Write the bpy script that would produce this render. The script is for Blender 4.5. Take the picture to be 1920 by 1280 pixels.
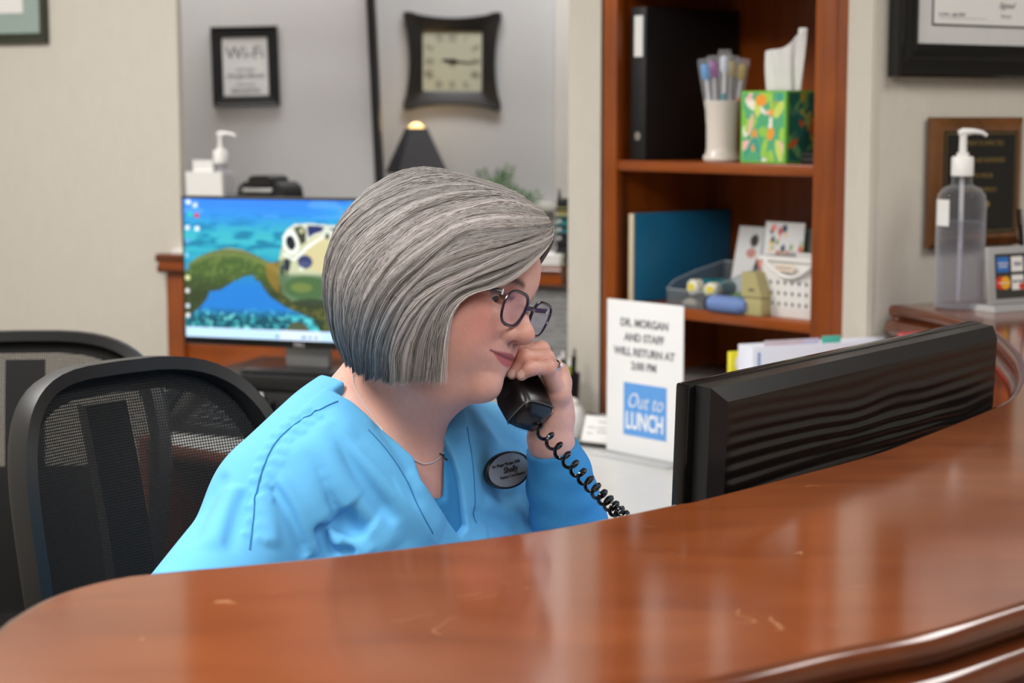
import bpy, bmesh, math, random
import numpy as np
from mathutils import Vector, Matrix
random.seed(7); RNG = np.random.default_rng(7)
for o in list(bpy.data.objects): bpy.data.objects.remove(o)
C = bpy.context.scene.collection
SC = bpy.context.scene

# ------------------------------------------------------------------ camera, light, exposure
FPX = 3500.0
TH = math.atan(425 / FPX)
CAM = (0.0, 0.0, 1.42)
cd = bpy.data.cameras.new('camera'); cam = bpy.data.objects.new('camera', cd); C.objects.link(cam)
cd.sensor_width = 36; cd.lens = FPX / 1920 * 36
cam.location = CAM; cam.rotation_euler = (math.pi / 2 - TH, 0, 0)
cd.dof.use_dof = True; cd.dof.focus_distance = 1.98; cd.dof.aperture_fstop = 6.3
cd.clip_start = 0.05
SC.camera = cam
SC.view_settings.view_transform = 'Standard'; SC.view_settings.look = 'None'
SC.view_settings.exposure = 0.0; SC.view_settings.gamma = 1.0
SC.view_settings.use_curve_mapping = False
w = bpy.data.worlds.new('world'); SC.world = w; w.use_nodes = True
w.node_tree.nodes['Background'].inputs[0].default_value = (0.9, 0.95, 1.0, 1)
w.node_tree.nodes['Background'].inputs[1].default_value = 0.15

def area(name, loc, sx, sy, watts, col=(1, 0.975, 0.945)):
    l = bpy.data.lights.new(name, 'AREA'); l.shape = 'RECTANGLE'; l.size = sx; l.size_y = sy
    l.energy = watts; l.color = col
    o = bpy.data.objects.new(name, l); o.location = loc; C.objects.link(o); return o
CEIL = 2.62
area('ceiling_light', (-1.1, 1.1, CEIL - .01), .6, 1.2, 62)
area('ceiling_light', (0.75, 0.5, CEIL - .01), .6, 1.2, 27)
area('ceiling_light', (-1.6, 3.25, CEIL - .01), 1.2, .6, 58)
area('ceiling_light', (0.0, -1.6, CEIL - .01), 1.2, 1.2, 50)
area('ceiling_light', (1.7, 2.3, CEIL - .01), .6, 1.2, 24)
area('ceiling_light', (-0.2, 5.35, CEIL - .01), 1.2, .4, 22, (1, .99, .98))
area('ceiling_light', (-1.2, 4.98, CEIL - .01), .9, .25, 9, (1, .99, .98))  # unseen lamp, added to brighten the far-left grey wall

# ------------------------------------------------------------------ helpers
def at(px, py, Y):
    a = (px - 960) / FPX; b = (640 - py) / FPX
    r = (a, math.cos(TH) + b * math.sin(TH), -math.sin(TH) + b * math.cos(TH)); t = Y / r[1]
    return Vector((r[0] * t, Y, CAM[2] + r[2] * t))
def atz(px, py, z):
    a = (px - 960) / FPX; b = (640 - py) / FPX
    r = (a, math.cos(TH) + b * math.sin(TH), -math.sin(TH) + b * math.cos(TH)); t = (z - CAM[2]) / r[2]
    return Vector((r[0] * t, r[1] * t, z))
def lin(c):
    return tuple(((x / 255) / 12.92 if x / 255 <= .04045 else ((x / 255 + .055) / 1.055) ** 2.4) for x in c[:3]) + (1,)
def linarr(a):
    a = np.clip(a, 0, 1); return np.where(a <= .04045, a / 12.92, ((a + .055) / 1.055) ** 2.4)

MATS = {}
def new_mat(name):
    m = bpy.data.materials.new(name); m.use_nodes = True; MATS[name] = m
    return m, m.node_tree, m.node_tree.nodes['Principled BSDF']
def mat(name, col, rough=.5, metal=0., var=.05, scale=40., bump=0., coat=0., emit=0., spec=.5, stretch=(1, 1, 1), sheen=0.):
    if name in MATS: return MATS[name]
    m, nt, b = new_mat(name)
    N = nt.nodes.new; L = nt.links.new
    tc = N('ShaderNodeTexCoord'); mp = N('ShaderNodeMapping'); mp.inputs['Scale'].default_value = stretch
    L(tc.outputs['Object'], mp.inputs[0])
    no = N('ShaderNodeTexNoise'); no.inputs['Scale'].default_value = scale; no.inputs['Detail'].default_value = 4
    L(mp.outputs[0], no.inputs['Vector'])
    r = N('ShaderNodeValToRGB'); c = lin(col)
    r.color_ramp.elements[0].color = tuple(max(0, x * (1 - var)) for x in c[:3]) + (1,)
    r.color_ramp.elements[1].color = tuple(min(1, x * (1 + var)) for x in c[:3]) + (1,)
    L(no.outputs[0], r.inputs[0]); L(r.outputs[0], b.inputs['Base Color'])
    b.inputs['Roughness'].default_value = rough; b.inputs['Metallic'].default_value = metal
    b.inputs['Coat Weight'].default_value = coat; b.inputs['Coat Roughness'].default_value = .08
    b.inputs['Specular IOR Level'].default_value = spec; b.inputs['Sheen Weight'].default_value = sheen
    if bump:
        bp = N('ShaderNodeBump'); bp.inputs['Strength'].default_value = bump; bp.inputs['Distance'].default_value = .002
        L(no.outputs[0], bp.inputs['Height']); L(bp.outputs[0], b.inputs['Normal'])
    if emit:
        L(r.outputs[0], b.inputs['Emission Color']); b.inputs['Emission Strength'].default_value = emit
    return m
def wood(name, dark, light, rough=.3, coat=.3, grain=(2.5, 40, 40), spec=.5):
    if name in MATS: return MATS[name]
    m, nt, b = new_mat(name); N = nt.nodes.new; L = nt.links.new
    tc = N('ShaderNodeTexCoord'); mp = N('ShaderNodeMapping'); mp.inputs['Scale'].default_value = grain
    L(tc.outputs['Object'], mp.inputs[0])
    n1 = N('ShaderNodeTexNoise'); n1.inputs['Scale'].default_value = 1.; n1.inputs['Detail'].default_value = 6; n1.inputs['Distortion'].default_value = .8
    L(mp.outputs[0], n1.inputs['Vector'])
    n2 = N('ShaderNodeTexNoise'); n2.inputs['Scale'].default_value = 5.; n2.inputs['Detail'].default_value = 3
    L(tc.outputs['Object'], n2.inputs['Vector'])
    mx = N('ShaderNodeMath'); mx.operation = 'MULTIPLY_ADD'; mx.inputs[1].default_value = .55
    L(n1.outputs[0], mx.inputs[0]); 
    m2 = N('ShaderNodeMath'); m2.operation = 'MULTIPLY'; m2.inputs[1].default_value = .45; L(n2.outputs[0], m2.inputs[0]); L(m2.outputs[0], mx.inputs[2])
    r = N('ShaderNodeValToRGB'); r.color_ramp.elements[0].position = .3; r.color_ramp.elements[1].position = .7
    r.color_ramp.elements[0].color = lin(dark); r.color_ramp.elements[1].color = lin(light)
    L(mx.outputs[0], r.inputs[0]); L(r.outputs[0], b.inputs['Base Color'])
    b.inputs['Roughness'].default_value = rough; b.inputs['Coat Weight'].default_value = coat; b.inputs['Coat Roughness'].default_value = .1
    b.inputs['Specular IOR Level'].default_value = spec
    return m
def colmat(name, rough=.5, emit=0., sss=0., spec=.5, sheen=0., coat=0.):
    if name in MATS: return MATS[name]
    m, nt, b = new_mat(name); a = nt.nodes.new('ShaderNodeVertexColor'); a.layer_name = 'Col'
    nt.links.new(a.outputs[0], b.inputs['Base Color']); b.inputs['Roughness'].default_value = rough
    b.inputs['Specular IOR Level'].default_value = spec; b.inputs['Sheen Weight'].default_value = sheen
    b.inputs['Coat Weight'].default_value = coat
    if emit:
        nt.links.new(a.outputs[0], b.inputs['Emission Color']); b.inputs['Emission Strength'].default_value = emit
    if sss:
        b.inputs['Subsurface Weight'].default_value = sss; b.inputs['Subsurface Radius'].default_value = (1, .35, .2)
        b.inputs['Subsurface Scale'].default_value = .006
    return m
def glass(name, col=(255, 255, 255), ior=1.3, rough=.02):
    if name in MATS: return MATS[name]
    m, nt, b = new_mat(name); b.inputs['Base Color'].default_value = lin(col)
    b.inputs['Transmission Weight'].default_value = 1; b.inputs['IOR'].default_value = ior; b.inputs['Roughness'].default_value = rough
    return m
def film(name, col, opacity, rough=.05):      # thin clear sheet: mostly see-through, with a glossy skin
    if name in MATS: return MATS[name]
    m, nt, b = new_mat(name); b.inputs['Base Color'].default_value = lin(col); b.inputs['Roughness'].default_value = rough
    b.inputs['Alpha'].default_value = opacity
    return m

def clear(name, tint, edge=.75, base=.06, rough=.04):      # thin clear plastic: see-through face-on, glossier and greyer towards grazing angles (Fresnel)
    if name in MATS: return MATS[name]
    m = bpy.data.materials.new(name); m.use_nodes = True; MATS[name] = m; nt = m.node_tree; N = nt.nodes.new; L = nt.links.new
    out = nt.nodes['Material Output']; b = nt.nodes['Principled BSDF']; b.inputs['Base Color'].default_value = lin((215, 216, 220)); b.inputs['Roughness'].default_value = rough
    tr_ = N('ShaderNodeBsdfTransparent'); tr_.inputs[0].default_value = lin(tint)
    lw = N('ShaderNodeLayerWeight'); lw.inputs[0].default_value = .35
    pw = N('ShaderNodeMath'); pw.operation = 'POWER'; pw.inputs[1].default_value = 2.2; L(lw.outputs['Facing'], pw.inputs[0])
    ma = N('ShaderNodeMath'); ma.operation = 'MULTIPLY_ADD'; ma.inputs[1].default_value = edge; ma.inputs[2].default_value = base; L(pw.outputs[0], ma.inputs[0])
    mx = N('ShaderNodeMixShader'); L(ma.outputs[0], mx.inputs[0]); L(tr_.outputs[0], mx.inputs[1]); L(b.outputs[0], mx.inputs[2]); L(mx.outputs[0], out.inputs[0])
    return m

class Geo:
    def __init__(s): s.v = []; s.f = []; s.m = []
    def add(s, v, f, mi=0, M=None):
        o = len(s.v)
        for p in v: s.v.append(tuple(M @ Vector(p)) if M is not None else tuple(p))
        for q in f: s.f.append(tuple(i + o for i in q)); s.m.append(mi)
        return s
    def box(s, x0, x1, y0, y1, z0, z1, r=0., mi=0, M=None, seg=2):
        bm = bmesh.new(); bmesh.ops.create_cube(bm, size=1)
        for v in bm.verts: v.co = Vector(((x0 + x1) / 2 + v.co.x * (x1 - x0), (y0 + y1) / 2 + v.co.y * (y1 - y0), (z0 + z1) / 2 + v.co.z * (z1 - z0)))
        if r > 0:
            r = min(r, .49 * min(abs(x1 - x0), abs(y1 - y0), abs(z1 - z0)))
            bmesh.ops.bevel(bm, geom=list(bm.edges), offset=r, segments=seg, profile=.5, affect='EDGES')
        return s.bm(bm, mi, M)
    def bm(s, bm, mi=0, M=None):
        bm.verts.index_update()
        s.add([v.co[:] for v in bm.verts], [[v.index for v in f.verts] for f in bm.faces], mi, M); bm.free(); return s
    def lathe(s, prof, n=24, mi=0, M=None, sx=1., sy=1., cap=True):
        v = []; f = []; k = len(prof)
        for i in range(n):
            a = 2 * math.pi * i / n
            for r, z in prof: v.append((r * math.cos(a) * sx, r * math.sin(a) * sy, z))
        for i in range(n):
            j = (i + 1) % n
            for q in range(k - 1): f.append((i * k + q, j * k + q, j * k + q + 1, i * k + q + 1))
        if cap:
            f.append([i * k for i in range(n)][::-1]); f.append([i * k + k - 1 for i in range(n)])
        return s.add(v, f, mi, M)
    def tube(s, pts, r, n=8, mi=0, M=None, closed=False, flat=1.):
        P = [Vector(p) for p in pts]; k = len(P); R = r if hasattr(r, '__len__') else [r] * k
        v = []; f = []; up = None
        for i in range(k):
            t = (P[(i + 1) % k] - P[i - 1]) if closed else (P[min(i + 1, k - 1)] - P[max(i - 1, 0)])
            t.normalize()
            if up is None: up = Vector((0, 0, 1)) if abs(t.z) < .9 else Vector((1, 0, 0))
            up = (up - t * up.dot(t)).normalized(); sd = t.cross(up)
            for j in range(n):
                a = 2 * math.pi * j / n
                v.append(tuple(P[i] + R[i] * (math.cos(a) * up + math.sin(a) * flat * sd)))
        for i in range(k if closed else k - 1):
            for j in range(n):
                f.append((i * n + j, ((i + 1) % k) * n + j, ((i + 1) % k) * n + (j + 1) % n, i * n + (j + 1) % n))
        if not closed:
            f.append(list(range(n))); f.append([(k - 1) * n + j for j in range(n)][::-1])
        return s.add(v, f, mi, M)
    def prism(s, poly, z0, z1, mi=0, M=None):     # polygon in XY, extruded along Z
        n = len(poly); v = [(x, y, z0) for x, y in poly] + [(x, y, z1) for x, y in poly]
        f = [list(range(n))[::-1], list(range(n, 2 * n))] + [(i, (i + 1) % n, n + (i + 1) % n, n + i) for i in range(n)]
        return s.add(v, f, mi, M)
    def plate(s, poly, y0, y1, mi=0, M=None):     # polygon in XZ, extruded along Y
        n = len(poly); v = [(x, y0, z) for x, z in poly] + [(x, y1, z) for x, z in poly]
        f = [list(range(n)), list(range(n, 2 * n))[::-1]] + [(i, n + i, n + (i + 1) % n, (i + 1) % n) for i in range(n)]
        return s.add(v, f, mi, M)
    def loft(s, rings, mi=0, M=None, close_ring=True, caps=False):
        n = len(rings[0]); v = [p for r in rings for p in r]; f = []
        for i in range(len(rings) - 1):
            for j in range(n if close_ring else n - 1):
                f.append((i * n + j, i * n + (j + 1) % n, (i + 1) * n + (j + 1) % n, (i + 1) * n + j))
        if caps: f.append(list(range(n))[::-1]); f.append([(len(rings) - 1) * n + j for j in range(n)])
        return s.add(v, f, mi, M)

def mesh_np(name, v, f4=None, f3=None, smooth=True):
    me = bpy.data.meshes.new(name); v = np.asarray(v, np.float32)
    loops = []; tot = []
    if f4 is not None and len(f4): loops.append(np.asarray(f4, np.int32).ravel()); tot.append(np.full(len(f4), 4, np.int32))
    if f3 is not None and len(f3): loops.append(np.asarray(f3, np.int32).ravel()); tot.append(np.full(len(f3), 3, np.int32))
    loops = np.concatenate(loops); tot = np.concatenate(tot)
    me.vertices.add(len(v)); me.vertices.foreach_set('co', v.ravel())
    me.loops.add(len(loops)); me.loops.foreach_set('vertex_index', loops)
    me.polygons.add(len(tot)); st = np.concatenate([[0], np.cumsum(tot)[:-1]]).astype(np.int32)
    me.polygons.foreach_set('loop_start', st)
    me.polygons.foreach_set('use_smooth', np.full(len(tot), smooth))
    me.update(calc_edges=True); me.validate(); return me
def set_col(me, rgb):      # per-vertex colour given in sRGB 0..1
    a = me.color_attributes.new('Col', 'FLOAT_COLOR', 'POINT'); c = np.ones((len(me.vertices), 4), np.float32); c[:, :3] = linarr(np.asarray(rgb))
    a.data.foreach_set('color', c.ravel())
def obj(name, geo, mats, parent=None, smooth=True, angle=40, loc=None, rot=None):
    if isinstance(geo, Geo):
        me = bpy.data.meshes.new(name); me.from_pydata(geo.v, [], geo.f); me.polygons.foreach_set('material_index', geo.m)
        bm = bmesh.new(); bm.from_mesh(me); bmesh.ops.recalc_face_normals(bm, faces=bm.faces[:])
        lim = math.radians(angle)
        for e in bm.edges: e.smooth = len(e.link_faces) == 2 and e.calc_face_angle(9) < lim
        for f in bm.faces: f.smooth = smooth
        bm.to_mesh(me); bm.free()
    else: me = geo
    for m in (mats if isinstance(mats, (list, tuple)) else [mats]): me.materials.append(m)
    o = bpy.data.objects.new(name, me); C.objects.link(o)
    if parent is not None: o.parent = parent
    if loc is not None: o.location = loc
    if rot is not None: o.rotation_euler = rot
    return o
def tag(o, label=None, cat=None, group=None, kind=None):
    if label: o['label'] = label
    if cat: o['category'] = cat
    if group: o['group'] = group
    if kind: o['kind'] = kind
    return o
def thing(name, label, cat, loc=(0, 0, 0), rz=0., group=None, rot=None):
    o = bpy.data.objects.new(name, None); o.empty_display_size = .05; C.objects.link(o)
    o.location = loc; o.rotation_euler = rot if rot is not None else (0, 0, rz)
    return tag(o, label, cat, group)
def struct(name, geo, m, smooth=False):
    o = obj(name, geo, m, smooth=smooth); o['kind'] = 'structure'; return o
def dup(root, loc, rz, label=None):
    r = root.copy(); C.objects.link(r); r.location = loc; r.rotation_euler = (0, 0, rz)
    if label: r['label'] = label
    for ch in list(root.children):
        c = ch.copy(); C.objects.link(c); c.parent = r
        for g in ch.children:
            d = g.copy(); C.objects.link(d); d.parent = c
    return r
def text(name, s, size, m, parent, loc, align='CENTER', rot=None, sx=1., shear=0., off=0., extr=.0003, spacing=1.):
    cu = bpy.data.curves.new(name, 'FONT'); cu.body = s; cu.size = size; cu.align_x = align; cu.align_y = 'CENTER'
    cu.shear = shear; cu.offset = off; cu.extrude = extr; cu.resolution_u = 3; cu.space_character = spacing
    t = bpy.data.objects.new(name, cu); me = bpy.data.meshes.new_from_object(t); bpy.data.objects.remove(t); bpy.data.curves.remove(cu)
    me.materials.clear(); me.materials.append(m); me.name = name
    o = bpy.data.objects.new(name, me); C.objects.link(o); o.parent = parent; o.location = loc
    o.rotation_euler = rot if rot is not None else (math.pi / 2, 0, 0); o.scale = (sx, 1, 1)
    return o
def vnoise(x, y, seed=0):          # smooth value noise, vectorised
    x = np.asarray(x, float); y = np.asarray(y, float); xi = np.floor(x).astype(int); yi = np.floor(y).astype(int)
    def h(a, b):
        n = (a * 374761393 + b * 668265263 + seed * 974711) & 0x7fffffff
        n = ((n ^ (n >> 13)) * 1274126177) & 0x7fffffff
        return ((n ^ (n >> 16)) & 0xffff) / 65535.
    u = x - xi; v = y - yi; u = u * u * (3 - 2 * u); v = v * v * (3 - 2 * v)
    return (h(xi, yi) * (1 - u) + h(xi + 1, yi) * u) * (1 - v) + (h(xi, yi + 1) * (1 - u) + h(xi + 1, yi + 1) * u) * v
def painted(name, wd, ht, nx, ny, fn, m, parent, loc=(0, 0, 0), rot=None, thick=0.):
    u, v = np.meshgrid(np.linspace(0, 1, nx + 1), np.linspace(0, 1, ny + 1))
    P = np.stack([(u - .5) * wd, np.zeros_like(u), v * ht], -1).reshape(-1, 3)
    i = np.arange(nx * ny); r = i // nx; c = i % nx; a = r * (nx + 1) + c
    me = mesh_np(name, P, np.stack([a, a + 1, a + nx + 2, a + nx + 1], 1), smooth=False)
    set_col(me, fn(u.ravel(), v.ravel()))
    return obj(name, me, m, parent, loc=loc, rot=rot)
def inpoly(x, y, poly):
    r = np.zeros(x.shape, bool); n = len(poly)
    for i in range(n):
        x1, y1 = poly[i]; x2, y2 = poly[(i + 1) % n]
        if y1 == y2: continue
        c = ((y1 > y) != (y2 > y)) & (x < (x2 - x1) * (y - y1) / (y2 - y1) + x1); r ^= c
    return r
def catmull(pts, n):
    P = [Vector(p) for p in pts]; out = []
    for i in range(len(P) - 1):
        p0 = P[max(i - 1, 0)]; p1 = P[i]; p2 = P[i + 1]; p3 = P[min(i + 2, len(P) - 1)]
        for k in range(n):
            t = k / n
            out.append(.5 * ((2 * p1) + (p2 - p0) * t + (2 * p0 - 5 * p1 + 4 * p2 - p3) * t * t + (3 * p1 - p0 - 3 * p2 + p3) * t ** 3))
    out.append(P[-1]); return out
def offset2d(pts, d):       # shift an open plan polyline to its right by d
    out = []
    for i in range(len(pts)):
        a = Vector(pts[max(i - 1, 0)][:2]); b = Vector(pts[min(i + 1, len(pts) - 1)][:2]); t = (b - a).normalized()
        out.append((pts[i][0] + t.y * d, pts[i][1] - t.x * d))
    return out
# ------------------------------------------------------------------ materials
M_cream = mat('cream_wallpaper', (203, 197, 185), .75, var=.05, scale=60, bump=.25, stretch=(1, 1, .35))
M_grey = mat('grey_paint', (203, 204, 206), .8, var=.02)
M_lgrey = mat('pale_grey_paint', (205, 206, 207), .8, var=.02)
M_white = mat('white_plastic', (232, 231, 228), .35, var=.01)
M_trimw = mat('white_trim', (228, 226, 220), .5, var=.01)
M_paper = mat('white_paper', (228, 227, 224), .7, var=.01)
M_black = mat('black_plastic', (14, 14, 15), .35, var=.1)
M_blackm = mat('black_matte', (12, 12, 13), .6, var=.1)
M_blackg = mat('black_gloss', (10, 10, 11), .15, var=.05)
M_ink = mat('grey_ink', (105, 106, 110), .8, var=.02)
M_inkl = mat('pale_grey_ink', (150, 150, 152), .8, var=.02)
M_inkd = mat('dark_ink', (38, 36, 36), .8, var=.02)
M_carpet = mat('carpet', (70, 64, 60), .95, var=.25, scale=300, bump=.5)
M_ceil = mat('ceiling_tile', (225, 222, 214), .9, var=.03)
M_cherry = wood('cherry_wood', (106, 46, 8), (162, 80, 16), .34, .12, (30, 30, 2.2))
M_cherryx = wood('cherry_wood_across', (110, 47, 9), (164, 81, 17), .32, .12, (2.2, 30, 30))
M_counter = wood('cherry_counter', (98, 45, 19), (130, 69, 33), .12, .16, (3.5, 14, 14), spec=.45)
def scratches():      # a few fine pale scratches worn into the varnish
    nt = M_counter.node_tree; b = nt.nodes['Principled BSDF']; N = nt.nodes.new; L = nt.links.new; src = b.inputs['Base Color'].links[0].from_socket
    tc = N('ShaderNodeTexCoord'); n1 = N('ShaderNodeTexNoise'); n1.inputs['Scale'].default_value = 5.5; n1.inputs['Distortion'].default_value = 1.2; L(tc.outputs['Object'], n1.inputs['Vector'])
    n2 = N('ShaderNodeTexNoise'); n2.inputs['Scale'].default_value = 13.; L(tc.outputs['Object'], n2.inputs['Vector'])
    a = N('ShaderNodeMath'); a.operation = 'SUBTRACT'; a.inputs[1].default_value = .52; L(n1.outputs[0], a.inputs[0])
    c = N('ShaderNodeMath'); c.operation = 'ABSOLUTE'; L(a.outputs[0], c.inputs[0])
    d = N('ShaderNodeMath'); d.operation = 'LESS_THAN'; d.inputs[1].default_value = .0022; L(c.outputs[0], d.inputs[0])
    e = N('ShaderNodeMath'); e.operation = 'GREATER_THAN'; e.inputs[1].default_value = .60; L(n2.outputs[0], e.inputs[0])
    f = N('ShaderNodeMath'); f.operation = 'MULTIPLY'; L(d.outputs[0], f.inputs[0]); L(e.outputs[0], f.inputs[1])
    g = N('ShaderNodeMath'); g.operation = 'MULTIPLY'; g.inputs[1].default_value = .28; L(f.outputs[0], g.inputs[0])
    mx = N('ShaderNodeMix'); mx.data_type = 'RGBA'; L(g.outputs[0], mx.inputs[0]); L(src, mx.inputs[6]); mx.inputs[7].default_value = lin((205, 160, 120)); L(mx.outputs[2], b.inputs['Base Color'])
scratches()
M_edge = wood('cherry_edge', (74, 34, 16), (112, 56, 26), .16, .6, (8, 8, 8))
M_lam = mat('white_laminate', (196, 196, 193), .35, var=.05, scale=25)
M_chrome = mat('silver_metal', (190, 190, 192), .25, metal=1., var=.02)
M_silver = mat('silver_plastic', (176, 176, 176), .35, metal=.4, var=.02)

# ------------------------------------------------------------------ shell
struct('floor', Geo().box(-3.2, 3.2, -3.2, 7.2, -.05, 0), M_carpet)
struct('ceiling', Geo().box(-3.2, 3.2, -3.2, 7.2, CEIL, CEIL + .05), M_ceil)
struct('wall_west', Geo().box(-3.25, -3.2, -3.2, 7.2, 0, CEIL), M_cream)
struct('wall_east', Geo().box(3.2, 3.25, -3.2, 7.2, 0, CEIL), M_cream)
struct('wall_behind_camera', Geo().box(-3.2, 3.2, -3.25, -3.2, 0, CEIL), M_cream)

AX = Vector((.92, -.391, 0)).normalized(); AN = Vector((-AX.y, AX.x, 0))       # pass-through wall: along, into
RA = math.atan2(AX.y, AX.x)
A0 = Vector((.152, 4.329, 0))                                                   # its front face, right end
JAMB = -1.08
def wallA(x0, x1, y0, y1, z0, z1, name, m=M_cream, r=0.):
    Mx = Matrix.Translation(A0) @ Matrix.Rotation(RA, 4, 'Z')
    return struct(name, Geo().box(x0, x1, y0, y1, z0, z1, r, M=Mx), m)
wallA(-3.2, JAMB, 0, .02, 0, CEIL, 'wall_left')
wallA(JAMB, .2, 0, .13, 0, 1.045, 'wall_left_below_opening')
wallA(JAMB, .2, 0, .13, 2.3, CEIL, 'wall_left_above_opening')
# column between opening and bookcase
MxC = Matrix.Translation((.1207, 4.0236, 0)) @ Matrix.Rotation(RA, 4, 'Z')
struct('wall_middle', Geo().box(0, .0735, 0, .30, 0, CEIL, M=MxC), M_cream)
# bookcase wall end and the wall on the right
BX = Vector((.655, -.755, 0)).normalized(); RB = math.atan2(BX.y, BX.x)
BL = Vector((.193, 3.99, 0))
MB_ = Matrix.Translation(BL) @ Matrix.Rotation(RB, 4, 'Z')
struct('wall_bookcase_side', Geo().box(.652, .712, .012, .4, 0, CEIL, M=MB_), M_cream)
struct('wall_bookcase_back', Geo().box(-.05, .66, .36, .40, 0, CEIL, M=MB_), M_cream)
RC = math.atan2(.53, .85); C0 = BL + BX * .712
MC_ = Matrix.Translation(C0) @ Matrix.Rotation(RC, 4, 'Z')
struct('wall_right', Geo().box(.003, 2.4, .004, .12, 0, CEIL, M=MC_), M_cream)
# room beyond the opening
struct('wall_far', Geo().box(-1.2, 1.6, 6.0, 6.08, 0, CEIL), M_lgrey)
gx = at(690, 100, 5.5).x
pT = at(686, 0, 5.5); pB = at(704, 366, 5.5); sl = (pB.x - pT.x) / (pB.z - pT.z)
def leanx(z): return pT.x + sl * (z - pT.z)
g = Geo().plate([(-2.2, 0), (leanx(0), 0), (leanx(CEIL), CEIL), (-2.2, CEIL)], 5.5, 5.56); struct('wall_far_left', g, M_grey)
g = Geo().plate([(leanx(0) + .002, 0), (leanx(0) + .024, 0), (leanx(CEIL) + .024, CEIL), (leanx(CEIL) + .002, CEIL)], 5.485, 5.57); struct('trim_1', g, M_blackm)
cx0 = at(1041, 100, 5.98).x
struct('trim_2', Geo().box(cx0, cx0 + .09, 5.965, 5.999, 0, CEIL, .004), M_trimw)
zr = at(1020, 390, 5.98).z
struct('trim_3', Geo().box(-.45, cx0 - .002, 5.975, 5.999, zr - .012, zr + .016, .005), M_trimw)
struct('wall_far_dado', Geo().box(-.45, cx0 - .002, 5.99, 5.999, 0, zr - .014), mat('grey_dado', (176, 177, 176), .8))

k_ = (985 - 960) / FPX; xh = (k_ * A0.y - A0.x) / (AX.x - k_ * AX.y)
wallA(JAMB, xh, -.02, .05, 1.80, 2.298, 'trim_4', M_cherryx, .004)      # wood header over the opening, above the frame, mirrored in the counter
# ------------------------------------------------------------------ pass-through ledge
t = thing('pass_through_ledge', 'cherry wood ledge with rolled edge along the sill of the wall opening', 'ledge', A0 + Vector((0, 0, 0)), RA)
def rolls(z, r1=.011, r2=.012):      # two stacked half rounds, (out, z) going down from the top face
    pr = [(-.03, z)]
    for k in range(7):
        a = math.pi / 2 - k * math.pi / 6
        pr.append((-.002 + r1 * math.cos(a), z - r1 + r1 * math.sin(a)))
    pr.append((-.006, z - 2 * r1 - .004))
    for k in range(7):
        a = math.pi / 2 - k * math.pi / 6
        pr.append((-.010 + r2 * math.cos(a), z - 2 * r1 - .004 - r2 + r2 * math.sin(a)))
    pr.append((-.03, z - 2 * r1 - 2 * r2 - .004)); return pr
g = Geo().box(JAMB - .035, -.02, -.05, .16, 1.03, 1.07)
obj('board', g, M_cherryx, t)
pr = rolls(1.0705); ring = lambda x: [(x, -.045 - o, z) for o, z in pr]
g = Geo().loft([ring(JAMB - .045), ring(-.02)], close_ring=True, caps=True); obj('rolled_edge', g, M_edge, t)
t = thing('knee_panel', 'cherry wood panel under the ledge, behind the monitor', 'panel', A0, RA)
obj('panel', Geo().box(JAMB - .012, -.35, -.018, -.001, .76, 1.028, .003), M_cherryx, t)
obj('stile', Geo().box(JAMB - .03, JAMB + .02, -.028, -.019, .0, 1.028, .002), M_cherry, t)
t = thing('paper_notice', 'grey printed sheet pinned to wall under right end of the ledge', 'notice', A0, RA)
def notice(u, v):
    l = .52 + .04 * vnoise(u * 5, v * 9, 3) + .0 * u
    line = ((v * 16) % 1 > .55) & (vnoise(u * 14, np.floor(v * 16) * 3.7, 5) > .35) & (u > .08) & (u < .92)
    return np.stack([np.where(line, l - .10, l)] * 3, -1)
painted('sheet', .27, .21, 60, 48, notice, colmat('printed_matte', .8), t, loc=(-.115, -.0195, .805))
obj('backing', Geo().box(-.25, .02, -.019, -.001, .804, 1.016), M_blackm, t)

# ------------------------------------------------------------------ bookcase
t = thing('bookcase', 'built-in cherry wood bookcase between cream column and right wall', 'bookcase', BL, RB)
W = .651; D = .335
obj('stile', Geo().box(0, .041, 0, .022, .762, 2.4, .002), M_cherry, t)
obj('stile', Geo().box(.576, .628, 0, .022, .762, 2.4, .002), M_cherry, t)
g = Geo().prism([(.6285, .001), (.6505, .020), (.6505, .05), (.6285, .05)], .762, 2.4); obj('corner_moulding', g, M_cherry, t)
obj('side_panel', Geo().box(.012, .030, .0225, D, .762, 2.4), M_cherry, t)
obj('side_panel', Geo().box(.588, .606, .0225, D, .762, 2.4), M_cherry, t)
obj('back_panel', Geo().box(.0305, .5875, D - .008, D, .762, 2.4), M_cherry, t)
for z in (1.025, 1.325, 1.70, 2.05):
    obj('shelf', Geo().box(.041 if 0 else .0305, .5875, .003, D - .0085, z - .022, z, .002), M_cherryx, t)
def inbk(x, y, z): return MB_ @ Vector((x, y, z))
def front_x(px):      # bookcase-local x of the front plane under a photo column
    k = (px - 960) / FPX; return (k * BL.y - BL.x) / (BX.x - k * BX.y)
def on_shelf(px, y):  # local x at depth y whose image column is px
    k = (px - 960) / FPX; d = Vector((-BX.y, BX.x, 0)); q = BL + d * y
    return (k * q.y - q.x) / (BX.x - k * BX.y)

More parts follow.
